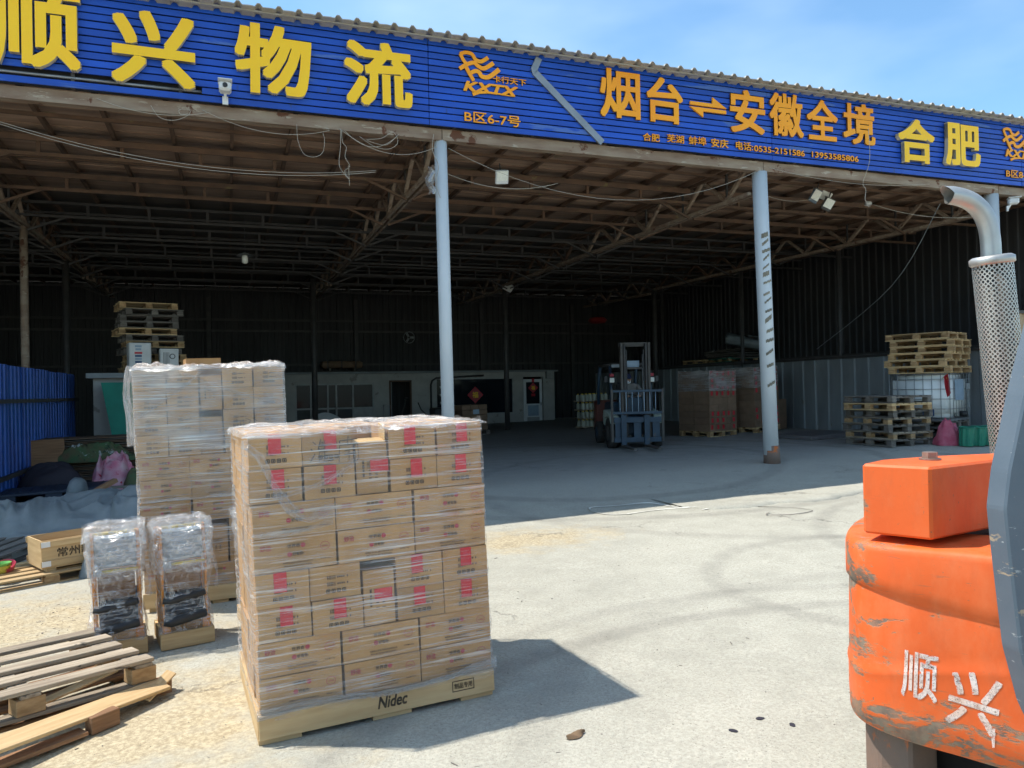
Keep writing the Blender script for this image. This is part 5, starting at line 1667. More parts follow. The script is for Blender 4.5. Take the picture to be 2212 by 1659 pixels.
# scale platform and its stand
tag(ob('floor_scale', MB().box((0, 0, .05), (1.5, 1.2, .09)).mesh('floor_scale', [mat('scale_plate', (.16, .15, .15), None, .5)], bevel=.008), None, frame(12.6, 14.1, rad(4))), 'low dark steel floor scale lying before the pallet stack', 'scale')
ss_ = thing('scale_display', 'white scale display on a dark box stand by the partition', 'scale', mat=frame(13.6, 16.9, rad(20)))
part('stand', MB().box((0, 0, .42), (.80, .5, .80)), m_cartongrey, ss_, bevel=.01)
part('bracket', MB().box((-.15, -.02, .86), (.06, .06, .10)), m_grey, ss_)
part('head', MB().box((0, 0, 0), (.30, .12, .20)), m_white, ss_, bevel=.02, mat=Matrix.Translation((-.15, -.05, .98)) @ Matrix.Rotation(rad(-25), 4, 'X'))
part('screen', MB().box((0, -.062, .03), (.22, .006, .06)), m_tankdk, ss_, mat=Matrix.Translation((-.15, -.05, .98)) @ Matrix.Rotation(rad(-25), 4, 'X'))
# low stack of old pallets
stl = ['grey', 'old', 'grey', 'old', 'grey', 'fresh', 'grey', 'grey', 'old']
lowst = ['lowest', 'second lowest', 'third lowest', 'middle', 'third highest', 'second highest', 'topmost']
for i in range(7):
    z = gz(12.25, 11.7) + i * .1385
    pallet(f'{lowst[i]} pallet in the low worn stack before the white tank', Matrix.Translation((12.22 + RND.uniform(-.08, .08), 11.70 + RND.uniform(-.08, .08), z)) @ Matrix.Rotation(rad(90 + RND.uniform(-5, 5)), 4, 'Z'), 1.2, 1.02, stl[i], 'pallets of the low worn stack')
# IBC tank
IB = Matrix.Translation((13.36, 11.93, gz(13.4, 11.9))) @ Matrix.Rotation(rad(-70), 4, 'Z')
for i in range(3):
    pallet(f'{("lowest", "middle", "top")[i]} dark pallet under the white tank', IB @ Matrix.Translation((.0, .45, i * .1375)) @ Matrix.Rotation(rad((2, -3, 0)[i]), 4, 'Z'), 1.2, 1.0, 'grey', 'dark pallets under the white tank')
IB = IB @ Matrix.Translation((0, .45, .414))
ib = thing('bulk_tank', 'white square bulk tank in a steel cage under a stack of fresh pallets', 'tank', mat=IB)
body = MB().box((0, 0, .50), (1.14, .94, .86)).mesh('tank', m_tank, True)
bm = bmesh.new()
bm.from_mesh(body)
bmesh.ops.bevel(bm, geom=list(bm.edges), offset=.09, segments=4, affect='EDGES')
bm.to_mesh(body)
bm.free()
ob('tank', body, ib)
part('base_frame', MB().box((0, 0, .02), (1.2, 1.0, .04)), m_grey, ib)
for z in (.07, .24, .44, .64, .84, .95):
    part('cage_ring', MB().tube([(-.59, -.49, z), (.59, -.49, z), (.59, .49, z), (-.59, .49, z)], .008, 6, closed=True), m_grey, ib, True)
for k in range(8):
    x = -.59 + 1.18 * k / 7
    for y in (-.50, .50):
        part('cage_upright', MB().cyl((x, y, .03), (x, y, .96), .0065, n=6), m_panel, ib, True)
for k in range(1, 7):
    y = -.49 + .98 * k / 7
    for x in (-.60, .60):
        part('cage_upright', MB().cyl((x, y, .03), (x, y, .96), .0065, n=6), m_panel, ib, True)
part('label_plate', MB().box((.607, -.05, .62), (.006, .44, .42)), m_mwrap_bl, ib)
part('label_plate', MB().box((.18, -.507, .16), (.22, .006, .14)), m_tankdk, ib)
part('valve', MB().cyl((.58, .05, .13), (.70, .05, .13), .06, n=12), m_black, ib, True)
nm6 = ['lowest', 'second lowest', 'third lowest', 'third highest', 'second highest', 'topmost']
for i in range(6):
    pallet(f'{nm6[i]} fresh pallet stacked on top of the white tank', IB @ Matrix.Translation((RND.uniform(-.05, .05), RND.uniform(-.05, .05), .968 + i * .1385)) @ Matrix.Rotation(rad(RND.uniform(-3, 3)), 4, 'Z'), 1.24, 1.04, 'fresh', 'fresh pallets on the white tank')
fg = thing('small_flag', 'small red flag with gold stars on a thin stick, stuck on the white tank', 'flag', mat=IB @ Matrix.Translation((.56, -.535, .88)) @ Matrix.Rotation(rad(-45), 4, 'Z'))
part('stick', MB().cyl((-.30, 0, -.06), (.10, 0, .10), .006, n=6), m_wood, fg)
part('cloth', MB().grid(lambda u, v: Vector((-.14 + .17 * u + .14 * v, -.006 - .01 * math.sin(u * 5 + v * 3), .0 + .075 * u - .40 * v * (1 - .0 * u))), 8, 10), m_red, fg, True)
for sx_, sz_, rr in ((.03, -.02, .028), (.06, -.07, .010), (.075, -.04, .010)):
    part('star', MB().add([(sx_ + rr * (1 if k % 2 == 0 else .4) * math.sin(k * .6283), -.022, sz_ + rr * (1 if k % 2 == 0 else .4) * math.cos(k * .6283)) for k in range(10)], [tuple(range(10))]), m_yellow, fg)
pd = thing('pipe_stand', 'pale bent pipe stand with a small box beside the white tank', 'pipe', mat=frame(14.45, 11.72, 0))
part('pipe', MB().tube([(0, 0, 0), (0, 0, 1.02), (-.02, 0, 1.06), (-.12, 0, 1.08)], .025, 8), m_panel, pd, True)
part('box', MB().box((-.08, -.01, 1.10), (.16, .10, .12)), m_panel, pd, bevel=.008)
heap('cloth_bundle', 'crimson cloth bundle lying between the pallet stack and the white tank', 'cloth', 12.92, 10.95, .27, .22, .21, m_crimson, 14.0, 0, 80, 1.7, 6.0)
heap('rag_heap', 'dark rags on the floor in front of the white tank', 'rags', 13.45, 11.05, .40, .2, .2, m_bag, 15.0, 0, 30, .8, 4)
for k in range(3):
    tb = thing('plastic_tub', f'{("left", "middle", "right")[k]} of three green ribbed plastic tubs behind the orange forklift', 'tub', mat=frame(13.02 + .27 * k, 10.62 - .02 * k, rad(-6)) @ Matrix.Scale(.8, 4), group='green plastic tubs')
    part('shell', MB().grid(lambda u, v: Vector(((.155 + .02 * v + .012 * math.cos(u * 2 * math.pi * 9)) * math.cos(u * 2 * math.pi), (.15 + .012 * math.cos(u * 2 * math.pi * 9)) * math.sin(u * 2 * math.pi), .03 + .42 * v)), 72, 6, True), m_greenpl, tb, True)
    part('rim', MB().tube([(.178 * math.cos(a * .3927), .165 * math.sin(a * .3927), .455) for a in range(16)], .014, 6, closed=True), m_greenpl, tb, True)
    part('floor', MB().cyl((0, 0, .02), (0, 0, .04), .15, n=16), m_greenpl, tb)
tcase = thing('tool_case', 'black plastic tool case on the floor behind the exhaust pipe', 'case', mat=frame(13.9, 9.95, rad(-8)))
part('body', MB().box((0, 0, .12), (.5, .32, .22)), m_black, tcase, bevel=.02)
part('latch', MB().box((-.12, -.165, .14), (.05, .015, .05)), m_grey, tcase)
part('latch', MB().box((.12, -.165, .14), (.05, .015, .05)), m_grey, tcase)
part('handle', MB().tube([(-.08, -.165, .20), (-.07, -.20, .20), (.07, -.20, .20), (.08, -.165, .20)], .010, 6), m_black, tcase, True)

# ================================================================== blue forklift with driver
FK = frame(8.22, 14.95, rad(0))
FK = Matrix.Translation((8.36, 14.95, gz(8.22, 14.5))) @ Matrix.Rotation(rad(-16), 4, 'Z') @ Matrix.Scale(.97, 4)
fk = thing('forklift', 'blue forklift facing out of the shade, forks lowered', 'forklift', mat=FK)
def fpart(n, mb, m, sm=False, bev=0):
    return part(n, mb, m, fk, sm, bev)
for s in (-1, 1):
    w = ob('wheel', None, fk, loc=(s * .50, 0, .335))
    part('tyre', MB().tube([(-.10, 0, 0), (-.09, 0, 0), (.09, 0, 0), (.10, 0, 0)], [.27, .335, .335, .27], 26), m_rubber, w, True)
    part('rim', MB().cyl((-.105, 0, 0), (.105, 0, 0), .17, n=18), m_flgrey, w, True)
    w = ob('wheel', None, fk, loc=(s * .46, 1.62, .27))
    part('tyre', MB().tube([(-.09, 0, 0), (-.08, 0, 0), (.08, 0, 0), (.09, 0, 0)], [.21, .27, .27, .21], 24), m_rubber, w, True)
    part('rim', MB().cyl((-.095, 0, 0), (.095, 0, 0), .14, n=16), m_flblue, w, True)
fpart('chassis', MB().box((0, .78, .50), (.78, 1.7, .42)), m_flblue, bev=.03)
fpart('hood', MB().box((0, 1.05, .85), (.72, .95, .34)), m_flblue, bev=.05)
fpart('counterweight', MB().prism([(-.52, 0), (.52, 0), (.52, .35), (.34, .55), (-.34, .55), (-.52, .35)], .28, 1.05, mat=Matrix.Translation((0, 1.75, 0))), mat('forklift_red', (.15, .045, .03), None, .5), bev=.03)
m_fend = mat('cream_green_paint', (.42, .48, .42), (.34, .40, .34), .5)
for s in (-1, 1):
    fpart('fender', MB().prism([(-.36, .55), (-.30, .72), (-.05, .80), (.42, .86), (.50, .70), (.42, .50), (.36, .56), (.25, .68), (.0, .72), (-.22, .68)], -.10, .10, mat=Matrix.Translation((s * .50, 0, 0)) @ Matrix(((0, 0, 1, 0), (1, 0, 0, 0), (0, 1, 0, 0), (0, 0, 0, 1)))), m_fend, bev=.008)
fpart('step', MB().box((-.47, .62, .35), (.16, .4, .05)).box((.47, .62, .35), (.16, .4, .05)), m_black)
fpart('dash_panel', MB().box((0, .26, .93), (.56, .10, .40)), m_flblue, bev=.02)
fpart('lamp_plate', MB().box((0, -.05, 1.89), (.30, .02, .15)), m_mwrap_bl, bev=.006)
# mast
ma = ob('mast', None, fk, loc=(0, -.26, 0))
for s in (-1, 1):
    part('outer_rail', MB().box((s * .31, 0, 1.23), (.055, .14, 2.26)), m_flgrey, ma, bev if False else False, .004)
    part('inner_rail', MB().box((s * .245, -.02, 1.20), (.045, .10, 2.28)), m_steeldk, ma, False, .004)
    part('lift_cylinder', MB().cyl((s * .20, .05, .2), (s * .20, .05, 2.1), .028, n=10), m_grey, ma, True)
    part('chain', MB().box((s * .195, -.02, 1.25), (.025, .02, 1.9)), m_black, ma)
for z, h_, m_ in ((2.34, .05, m_flgrey), (2.30, .05, m_flgrey), (.62, .10, m_flgrey), (.16, .08, m_flgrey)):
    part('cross_member', MB().box((0, .03 if z > 2.32 else .055, z), (.72 if z > 2 else .60, .06, h_)), m_, ma)
part('cross_member', MB().box((0, .06, 1.79), (.60, .05, .045)), m_flgrey, ma)
# carriage, backrest and forks
ca = ob('carriage', None, fk, loc=(0, -.40, 0))
part('upper_bar', MB().box((0, 0, .64), (1.06, .05, .12)), m_flblue, ca, bevel=.004)
part('lower_bar', MB().box((0, 0, .20), (1.06, .05, .11)), m_flblue, ca, bevel=.004)
for x in (-.42, .0, .42):
    part('web_plate', MB().box((x, .02, .42), (.16, .03, .33)), m_flblue, ca)
for x in (-.32, .20):
    part('fork', MB().box((x, -.05, .42), (.115, .04, .66)), m_flblue, ca, bevel=.003)
    part('fork_blade', MB().prism([(-.0575, 0), (.0575, 0), (.0575, -.85), (.035, -1.08), (-.035, -1.08), (-.0575, -.85)], .055, .095, mat=Matrix.Translation((x, -.03, 0))), m_flgrey, ca)
br = ob('load_backrest', None, fk, loc=(0, -.42, 0))
arc = lambda x: -.10 * (1 - (x / .56) ** 2)
for z, h_ in ((1.28, .05), (.80, .055)):
    mb = MB()
    for k in range(8):
        x0, x1 = -.56 + .14 * k, -.56 + .14 * (k + 1)
        mb.bar((x0, arc(x0), z), (x1 + .004, arc(x1), z), .022, h_)
    part('rail', mb, m_flblue, br)
for s in (-1, 1):
    part('side_post', MB().box((s * .57, 0, .74), (.05, .03, 1.16)), m_flgrey, br)
for k in range(7):
    x = -.40 + .133 * k
    part('bar', MB().cyl((x, arc(x), .80), (x, arc(x), 1.28), .009, n=6), m_mwrap_bl, br, True)
# overhead guard
og = ob('overhead_guard', None, fk)
for s in (-1, 1):
    part('front_pillar', MB().tube([(s * .46, .12, .75), (s * .46, .18, 1.4), (s * .45, .34, 1.86)], .032, 8), m_flblue, og, True)
    part('rear_pillar', MB().tube([(s * .46, 1.75, .95), (s * .46, 1.68, 1.5), (s * .45, 1.50, 1.86)], .038, 8), m_flblue, og, True)
    part('side_rail', MB().tube([(s * .45, .30, 1.88), (s * .45, 1.55, 1.90)], .034, 8), m_flgrey, og, True)
for k in range(7):
    part('roof_bar', MB().box((0, .34 + k * .19, 1.90), (.90, .035, .035)), m_flgrey, og)
part('name_plate', MB().box((-.27, .26, 1.86), (.30, .012, .07)), m_panel, og)
for s in (-1, 1):
    lp = ob('headlight', None, fk, loc=(s * .46 + (.0), .06, 1.53))
    part('housing', MB().box((0, .03, 0), (.15, .09, .15)), m_black, lp, bevel=.015)
    part('lens', MB().box((0, -.02, 0), (.105, .012, .105)), m_lampglass, lp, bevel=.006)
    part('indicator', MB().box((0, .02, .115), (.09, .06, .07)), m_redprint, lp, bevel=.005)
    part('mirror', MB().box((s * .13, .05, .02), (.09, .02, .14)), m_black, lp, bevel=.01)
part('seat', MB().box((.10, 1.0, 1.02), (.44, .46, .10)).box((.10, 1.22, 1.26), (.42, .10, .44)), m_black, fk, bevel=.02)
swm = Matrix.Translation((.10, .47, 1.11)) @ Matrix.Rotation(rad(28), 4, 'X')
part('steering_wheel', MB().tube([tuple(swm @ Vector((.17 * math.cos(a * .3142), .17 * math.sin(a * .3142), 0))) for a in range(20)], .014, 7, closed=True).bar(swm @ Vector((-.16, 0, 0)), swm @ Vector((.16, 0, 0)), .02, .012).cyl(swm @ Vector((0, 0, 0)), swm @ Vector((0, .0, -.32)), .022, n=8), m_black, fk, True)
# driver: one skinned body, seated, hands on the wheel
def skin_body(name, joints, edges, radii, mt, M, sub=2):
    me = bpy.data.meshes.new(name)
    me.from_pydata(joints, edges, [])
    me.materials.append(mt)
    o = ob(name, me, None, M)
    sk_ = o.modifiers.new('skin', 'SKIN')
    sk_.use_smooth_shade = True
    ss2 = o.modifiers.new('sub', 'SUBSURF')
    ss2.levels = ss2.render_levels = sub
    for i, r in enumerate(radii):
        v = me.skin_vertices[0].data[i]
        v.radius = (r, r) if not isinstance(r, tuple) else r
        v.use_root = (i == 0)
    return o
DJ = [(0, .98, 1.14), (0, .96, 1.30), (0, .90, 1.45), (0, .88, 1.535), (0, .86, 1.59),
      (-.17, .86, 1.47), (-.25, .70, 1.30), (-.15, .50, 1.25), (.17, .86, 1.47), (.26, .70, 1.30), (.12, .50, 1.26),
      (-.11, .92, 1.12), (-.14, .50, 1.12), (-.14, .42, .72), (.11, .92, 1.12), (.14, .50, 1.12), (.14, .42, .72), (-.14, .30, .66), (.14, .30, .66)]
DE = [(0, 1), (1, 2), (2, 3), (3, 4), (2, 5), (5, 6), (6, 7), (2, 8), (8, 9), (9, 10), (0, 11), (11, 12), (12, 13), (0, 14), (14, 15), (15, 16), (13, 17), (16, 18)]
DR = [(.16, .12), (.165, .12), (.155, .10), .062, .055, .075, .058, .042, .075, .058, .042, .095, .078, .055, .095, .078, .055, .05, .05]
dv_ = skin_body('person', DJ, DE, DR, m_jacket, FK @ Matrix.Translation((.14, 0, -.09)))
tag(dv_, 'person in grey jacket, navy cap and white face mask driving the blue forklift', 'person')
def head_mesh():
    mb = MB()
    def fn(u, v):
        a, b = u * 2 * math.pi, (v - .5) * math.pi
        x, y, z = .076 * math.cos(b) * math.cos(a), .095 * math.cos(b) * math.sin(a), .118 * math.sin(b)
        if z < 0:
            x *= 1 - .25 * (-z / .118)
            y -= .012 * (-z / .118)
        if y < -.06 and abs(x) < .022 and -.03 < z < .012:
            y -= .016
        return Vector((x, y, z))
    mb.grid(fn, 28, 18, True)
    for s in (-1, 1):
        mb.tube([(s * .074, .005, -.02), (s * .084, .012, -.005), (s * .084, .014, .015), (s * .074, .008, .028)], .010, 6)
    return mb
hm = Matrix.Translation((-.07, .78, 1.655)) @ Matrix.Rotation(rad(12), 4, 'X') @ Matrix.Rotation(rad(-18), 4, 'Z')
hd_ = part('head', head_mesh(), m_skin, dv_, True, mat=hm)
for s in (-1, 1):
    part('eye', MB().box((s * .030, -.083, .012), (.022, .008, .008)), m_hair, dv_, mat=hm)
part('mask', MB().grid(lambda u, v: Vector(((u - .5) * .145, -.098 + .40 * abs(u - .5) ** 2 * 1.2 - .018 * math.sin(math.pi * v) * (1 - 2 * abs(u - .5)), -.022 - .080 * v)), 12, 7), m_mask, dv_, True, mat=hm)
part('hair', MB().grid(lambda u, v: Vector((.081 * math.cos((v * .5) * math.pi) * math.cos(u * math.pi), .005 + .096 * math.cos((v * .5) * math.pi) * math.sin(u * math.pi), -.015 + .12 * math.sin(v * .5 * math.pi))), 14, 8), m_hair, dv_, True, mat=hm)
cpb = MB().grid(lambda u, v: Vector((.088 * math.cos(v * .5 * math.pi) * math.cos(u * 2 * math.pi), .105 * math.cos(v * .5 * math.pi) * math.sin(u * 2 * math.pi), .030 + .108 * math.sin(v * .5 * math.pi))), 24, 8, True)
cpb.grid(lambda u, v: Vector(((.088 + .02 * v) * math.cos(math.pi * (1.12 + .76 * u)), -.0 + (.104 + .085 * v * math.sin(math.pi * u)) * math.sin(math.pi * (1.12 + .76 * u)), .036 - .012 * v)), 12, 4)
part('cap', cpb, m_cap, dv_, True, mat=hm)
def hand(M, s):
    mb = MB()
    mb.tube([(0, .05, 0), (0, .02, 0), (0, -.03, .0), (0, -.045, 0)], [.022, .032, .034, .026], 8, flat=.5)
    for k in range(4):
        x = -.026 + .0175 * k
        L = (.026, .032, .030, .024)[k]
        mb.tube([(x, -.04, 0), (x, -.04 - L * .7, .010), (x, -.04 - L * .9, -.010), (x, -.035 - L * .6, -.026)], [.0085, .0085, .008, .007], 6)
    mb.tube([(s * .028, .005, 0), (s * .045, -.018, -.006), (s * .040, -.040, -.016)], [.010, .009, .008], 6)
    return part('hand', mb, m_skin, dv_, True, mat=M)
hand(Matrix.Translation((-.16, .46, 1.262)) @ Matrix.Rotation(rad(15), 4, 'X'), 1)
hand(Matrix.Translation((.11, .46, 1.262)) @ Matrix.Rotation(rad(15), 4, 'X'), -1)

# ================================================================== orange forklift at the right edge
orf = thing('forklift', 'scratched orange forklift seen from behind at the right edge', 'forklift', loc=(0, 0, 0))
plan = [(2.95, 2.66), (2.62, 2.56), (2.33, 2.40), (2.13, 2.24), (2.035, 2.12), (2.02, 2.04), (2.06, 1.93), (2.16, 1.79), (2.27, 1.62), (2.41, 1.45), (2.62, 1.28), (2.95, 1.15)]
def cat(pts, m):
    r = []
    for i in range(len(pts) - 1):
        p0, p1, p2, p3 = (Vector(pts[max(0, min(len(pts) - 1, i + k))]) for k in (-1, 0, 1, 2))
        for k in range(m):
            t = k / m
            r.append(.5 * ((2 * p1) + (p2 - p0) * t + (2 * p0 - 5 * p1 + 4 * p2 - p3) * t * t + (3 * p1 - p0 - 3 * p2 + p3) * t ** 3))
    r.append(Vector(pts[-1]))
    return r
PLN = cat(plan, 5)
NP = len(PLN)
CC = Vector((2.72, 1.95))
def cw_pt(i, z, inset):
    a, b = PLN[max(i - 1, 0)], PLN[min(i + 1, NP - 1)]
    d = (b - a).normalized()
    n = Vector((d.y, -d.x))              # inward
    if n.dot(CC - PLN[i]) < 0:
        n = -n
    return Vector((*(PLN[i] + n * inset), z))
def prof(i):
    t = i / (NP - 1)
    s = sstep(.38, .85, t)
    g0 = .815 - .10 * s                  # groove drops towards the right
    zr = .515 + .115 * s                 # pressed ridge climbs towards it
    k = 1 - .8 * s
    return [(.335 - .05 * s, .014), (.345 - .05 * s, .003), (.42 - .03 * s, .0), (zr - .045, .0), (zr - .012, .0), (zr, -.003 * k), (zr + .010, .003 * k), (zr + .05, .003 * k), (g0 - .012, .006 * (1 - s) + .002), (g0 - .002, .008 * (1 - s) + .003), (g0 + .008, -.002 * (1 - s)), (g0 + .05, -.002), (.930, -.001), (.944, .003), (.953, .010), (.958, .022), (.963, .12), (.968, .30)]
vs, fs = [], []
KP = len(prof(0))
for i in range(NP):
    for z, ins in prof(i):
        vs.append(cw_pt(i, z, ins))
for i in range(NP - 1):
    for k in range(KP - 1):
        fs.append((i * KP + k, (i + 1) * KP + k, (i + 1) * KP + k + 1, i * KP + k + 1))
mb = MB()
mb.add(vs, fs)
part('counterweight', mb, m_fork, orf, True)
part('counterweight_core', MB().prism([tuple(cw_pt(i, 0, .05).xy) for i in range(0, NP, 3)] + [(3.6, 1.2), (3.6, 2.6)], .36, .945), m_forkdirt, orf)
part('lower_skirt', MB().prism([(2.30, 2.28), (2.13, 2.17), (2.08, 2.06), (2.13, 1.97), (2.30, 2.02), (2.5, 2.2)], -.06, .36), m_forkdirt, orf, bevel=.01)
part('axle_housing', MB().box((2.85, 1.9, .22), (.9, .9, .26)), m_black, orf)
rwh = ob('rear_wheel', None, orf, mat=Matrix.Translation((2.78, 1.50, .16)) @ Matrix.Rotation(rad(62), 4, 'Z'))
part('tyre', MB().tube([(-.09, 0, 0), (-.08, 0, 0), (.08, 0, 0), (.09, 0, 0)], [.20, .26, .26, .20], 24), m_rubber, rwh, True)
part('rim', MB().cyl((-.095, 0, 0), (.095, 0, 0), .13, n=14), m_fork, rwh, True)
part('chassis', MB().box((4.1, 1.95, .62), (1.2, 1.0, .6)), m_fork, orf, bevel=.02)
part('hood', MB().box((3.75, 1.95, 1.0), (1.3, .8, .25)), m_fork, orf, bevel=.04)
# block bolted on top
bl = [(2.035, 2.06), (2.13, 1.868), (2.48, 1.93), (2.78, 1.99), (2.80, 2.10), (2.44, 2.15), (2.20, 2.135)]
blk = part('counterweight_block', MB().prism(bl, .985, 1.222), m_fork, orf, bevel=.008)
part('spacer', MB().prism([(2.2, 2.09), (2.24, 1.96), (2.6, 2.0), (2.6, 2.09)], .955, .986), m_black, orf)
part('bolt', MB().cyl((2.33, 2.045, 1.220), (2.33, 2.045, 1.250), .026, n=6).cyl((2.33, 2.045, 1.2225), (2.33, 2.045, 1.228), .036, n=16), m_bolt, blk)
part('bolt', MB().cyl((2.47, 1.84, .958), (2.47, 1.84, .985), .026, n=6).cyl((2.47, 1.84, .958), (2.47, 1.84, .965), .05, n=16), m_bolt, orf)
# white painted characters following the curved face
ARC = [0.0]
for i in range(1, NP):
    ARC.append(ARC[-1] + (PLN[i] - PLN[i - 1]).length)
def face_pt(s, z, off):
    i = 0
    while i < NP - 2 and ARC[i + 1] < s:
        i += 1
    f = (s - ARC[i]) / (ARC[i + 1] - ARC[i])
    def ins(k):
        pr_ = prof(k)
        for (z0, a), (z1, b) in zip(pr_[:-1], pr_[1:]):
            if z0 <= z <= z1:
                return a + (b - a) * (z - z0) / (z1 - z0)
        return 0
    return cw_pt(i, z, ins(i) - off).lerp(cw_pt(i + 1, z, ins(i + 1) - off), f)
def spray_mat():
    m, t, out = nt('white_spray_paint')
    N, L = t.nodes, t.links
    v = coords(t, rnd=False)
    d = N.new('ShaderNodeBsdfDiffuse')
    L.new(mix(t, ramp(t, nznode(t, v, 12, 5), .35, .65), (.78, .70, .66), (.74, .54, .44)), d.inputs['Color'])
    tr = N.new('ShaderNodeBsdfTransparent')
    x = N.new('ShaderNodeMixShader')
    f = math_(t, 'MULTIPLY', ramp(t, nznode(t, v, 18, 7, .75), .36, .50), ramp(t, nznode(t, v, 140, 3, .7), .32, .46))
    L.new(math_(t, 'MULTIPLY', f, .93), x.inputs[0])
    L.new(tr.outputs[0], x.inputs[1])
    L.new(d.outputs[0], x.inputs[2])
    L.new(x.outputs[0], out.inputs['Surface'])
    return m
m_spray = spray_mat()
def spray(ch, s0, z0, w, h, rot):
    mb = text_mesh(ch, w, h, .0021, [m_spray, m_spray], .02)
    mb.f = [f for f, k in zip(mb.f, mb.m) if k == 0]
    mb.m = [0] * len(mb.f)
    me = mb.mesh('painted_character', m_spray)
    bm = bmesh.new()
    bm.from_mesh(me)
    bmesh.ops.triangulate(bm, faces=list(bm.faces))
    for _ in range(2):
        bmesh.ops.subdivide_edges(bm, edges=[e for e in bm.edges if e.calc_length() > .02], cuts=1)
    for v in bm.verts:
        x = v.co.x * math.cos(rot) - v.co.z * math.sin(rot)
        z = v.co.x * math.sin(rot) + v.co.z * math.cos(rot)
        v.co = face_pt(s0 + x, z0 + z, -v.co.y)
    bm.to_mesh(me)
    bm.free()
    ob('painted_character', me, orf)
iA = min(range(NP), key=lambda i: (PLN[i] - Vector((2.05, 2.04))).length)
S0 = ARC[iA]
spray('顺', S0 + .165, .545, .105, .155, rad(-3))
spray('兴', S0 + .315, .495, .14, .185, rad(-8))
mb = MB()
mb.grid(lambda u, v: face_pt(S0 + .365 + .012 * (u - .5) * (1 - .5 * v), .425 - .06 * v, .003), 3, 6)
part('paint_drip', mb, m_spray, orf)
# exhaust: perforated sleeve, inner pipe, curved tail
ex = ob('exhaust', None, orf)
e0, e1 = Vector((2.915, 2.16, .96)), Vector((2.808, 2.16, 1.985))
ax = (e1 - e0).normalized()
sx1 = ax.cross(Vector((0, 1, 0))).normalized()
sy1 = ax.cross(sx1).normalized()
NA, NZ, RR = 26, 50, .071
Lz = (e1 - e0).length
mb = MB()
cellz = (Lz - .06) / NZ
for j in range(NZ):
    for i in range(NA):
        vs = []
        for sc_, hole in ((1, False), (1, True)):
            for k in range(8):
                a = math.pi / 4 * k + math.pi / 8
                if hole:
                    du, dw = .30 * math.cos(a), .30 * math.sin(a)
                else:
                    c_, s_ = math.cos(a), math.sin(a)
                    m_ = max(abs(c_), abs(s_))
                    du, dw = .5 * c_ / m_, .5 * s_ / m_
                t = 2 * math.pi * (i + .5 + du + (.0 if j % 2 else 0)) / NA
                vs.append(e0 + ax * (.03 + cellz * (j + .5 + dw)) + (sx1 * math.cos(t) + sy1 * math.sin(t)) * (RR + (.0 if hole else 0)))
        mb.add(vs, [(k, (k + 1) % 8, 8 + (k + 1) % 8, 8 + k) for k in range(8)])
part('perforated_sleeve', mb, m_exh, ex, True)
part('sleeve_ring', MB().tube([e0 + ax * (Lz - .035), e0 + ax * (Lz - .03), e0 + ax * (Lz - .008), e0 + ax * Lz], [RR, RR + .008, RR + .008, RR - .004], 26), m_exh, ex, True)
part('inner_pipe', MB().cyl(e0, e1 - ax * .01, .047, n=18), m_flgrey, ex, True)
tail = [Vector((2.806, 2.16, 1.97)), Vector((2.803, 2.16, 2.05)), Vector((2.792, 2.164, 2.115)), Vector((2.768, 2.172, 2.165)), Vector((2.735, 2.184, 2.198)), Vector((2.695, 2.198, 2.217)), Vector((2.655, 2.212, 2.226))]
tl = cat([tuple(p) for p in tail], 4)
mb = MB()
mb.tube(tl, .0355, 18, cap=False)
mb.tube(tl[::-1], .032, 18, cap=False)
nA = 18
for k in range(nA):                                      # slanting cut at the mouth
    i = (len(tl) - 1) * nA + k
    v = Vector(mb.v[i])
    mb.v[i] = tuple(v + Vector((-.035, .012, 0)) * max(0, (v.z - tl[-1].z) / .036))
part('tail_pipe', mb, m_exh, ex, True)
# guard pillar: bent plate section
def pil(y0, y1):
    outer = [(2.36, 2.15), (2.25, 1.71), (2.17, 1.46), (2.108, 1.23), (2.090, 1.12), (2.10, 1.00), (2.132, .70), (2.20, .45)]
    inner = [(2.48, .45), (2.40, .70), (2.33, 1.0), (2.31, 1.12), (2.32, 1.23), (2.38, 1.46), (2.46, 1.71), (2.57, 2.15)]
    return outer + inner
PM = Matrix(((math.cos(rad(-24)), 0, 0, 0), (0, 1, 0, 0), (0, 0, 1, 0), (0, 0, 0, 1)))
poly = pil(0, 0)
base = Vector((2.135, 1.62))
dirp = Vector((.985, -.17)).normalized()
nrm = Vector((.17, .985)).normalized()
V0 = [Vector((*(base + dirp * (x - 2.09)), z)) for x, z in poly]
n_ = len(V0)
mb = MB()
mb.add([p for p in V0] + [p + Vector((*nrm, 0)) * .075 for p in V0], [tuple((k, k + 1, n_ - 2 - k, n_ - 1 - k)) for k in range(n_ // 2 - 1)] + [tuple((n_ + k + 1, n_ + k, n_ + n_ - 1 - k, n_ + n_ - 2 - k)) for k in range(n_ // 2 - 1)] + [(k, n_ + k, n_ + (k + 1) % n_, (k + 1) % n_) for k in range(n_)])
part('guard_pillar', mb, m_guard, orf, bevel=.006)

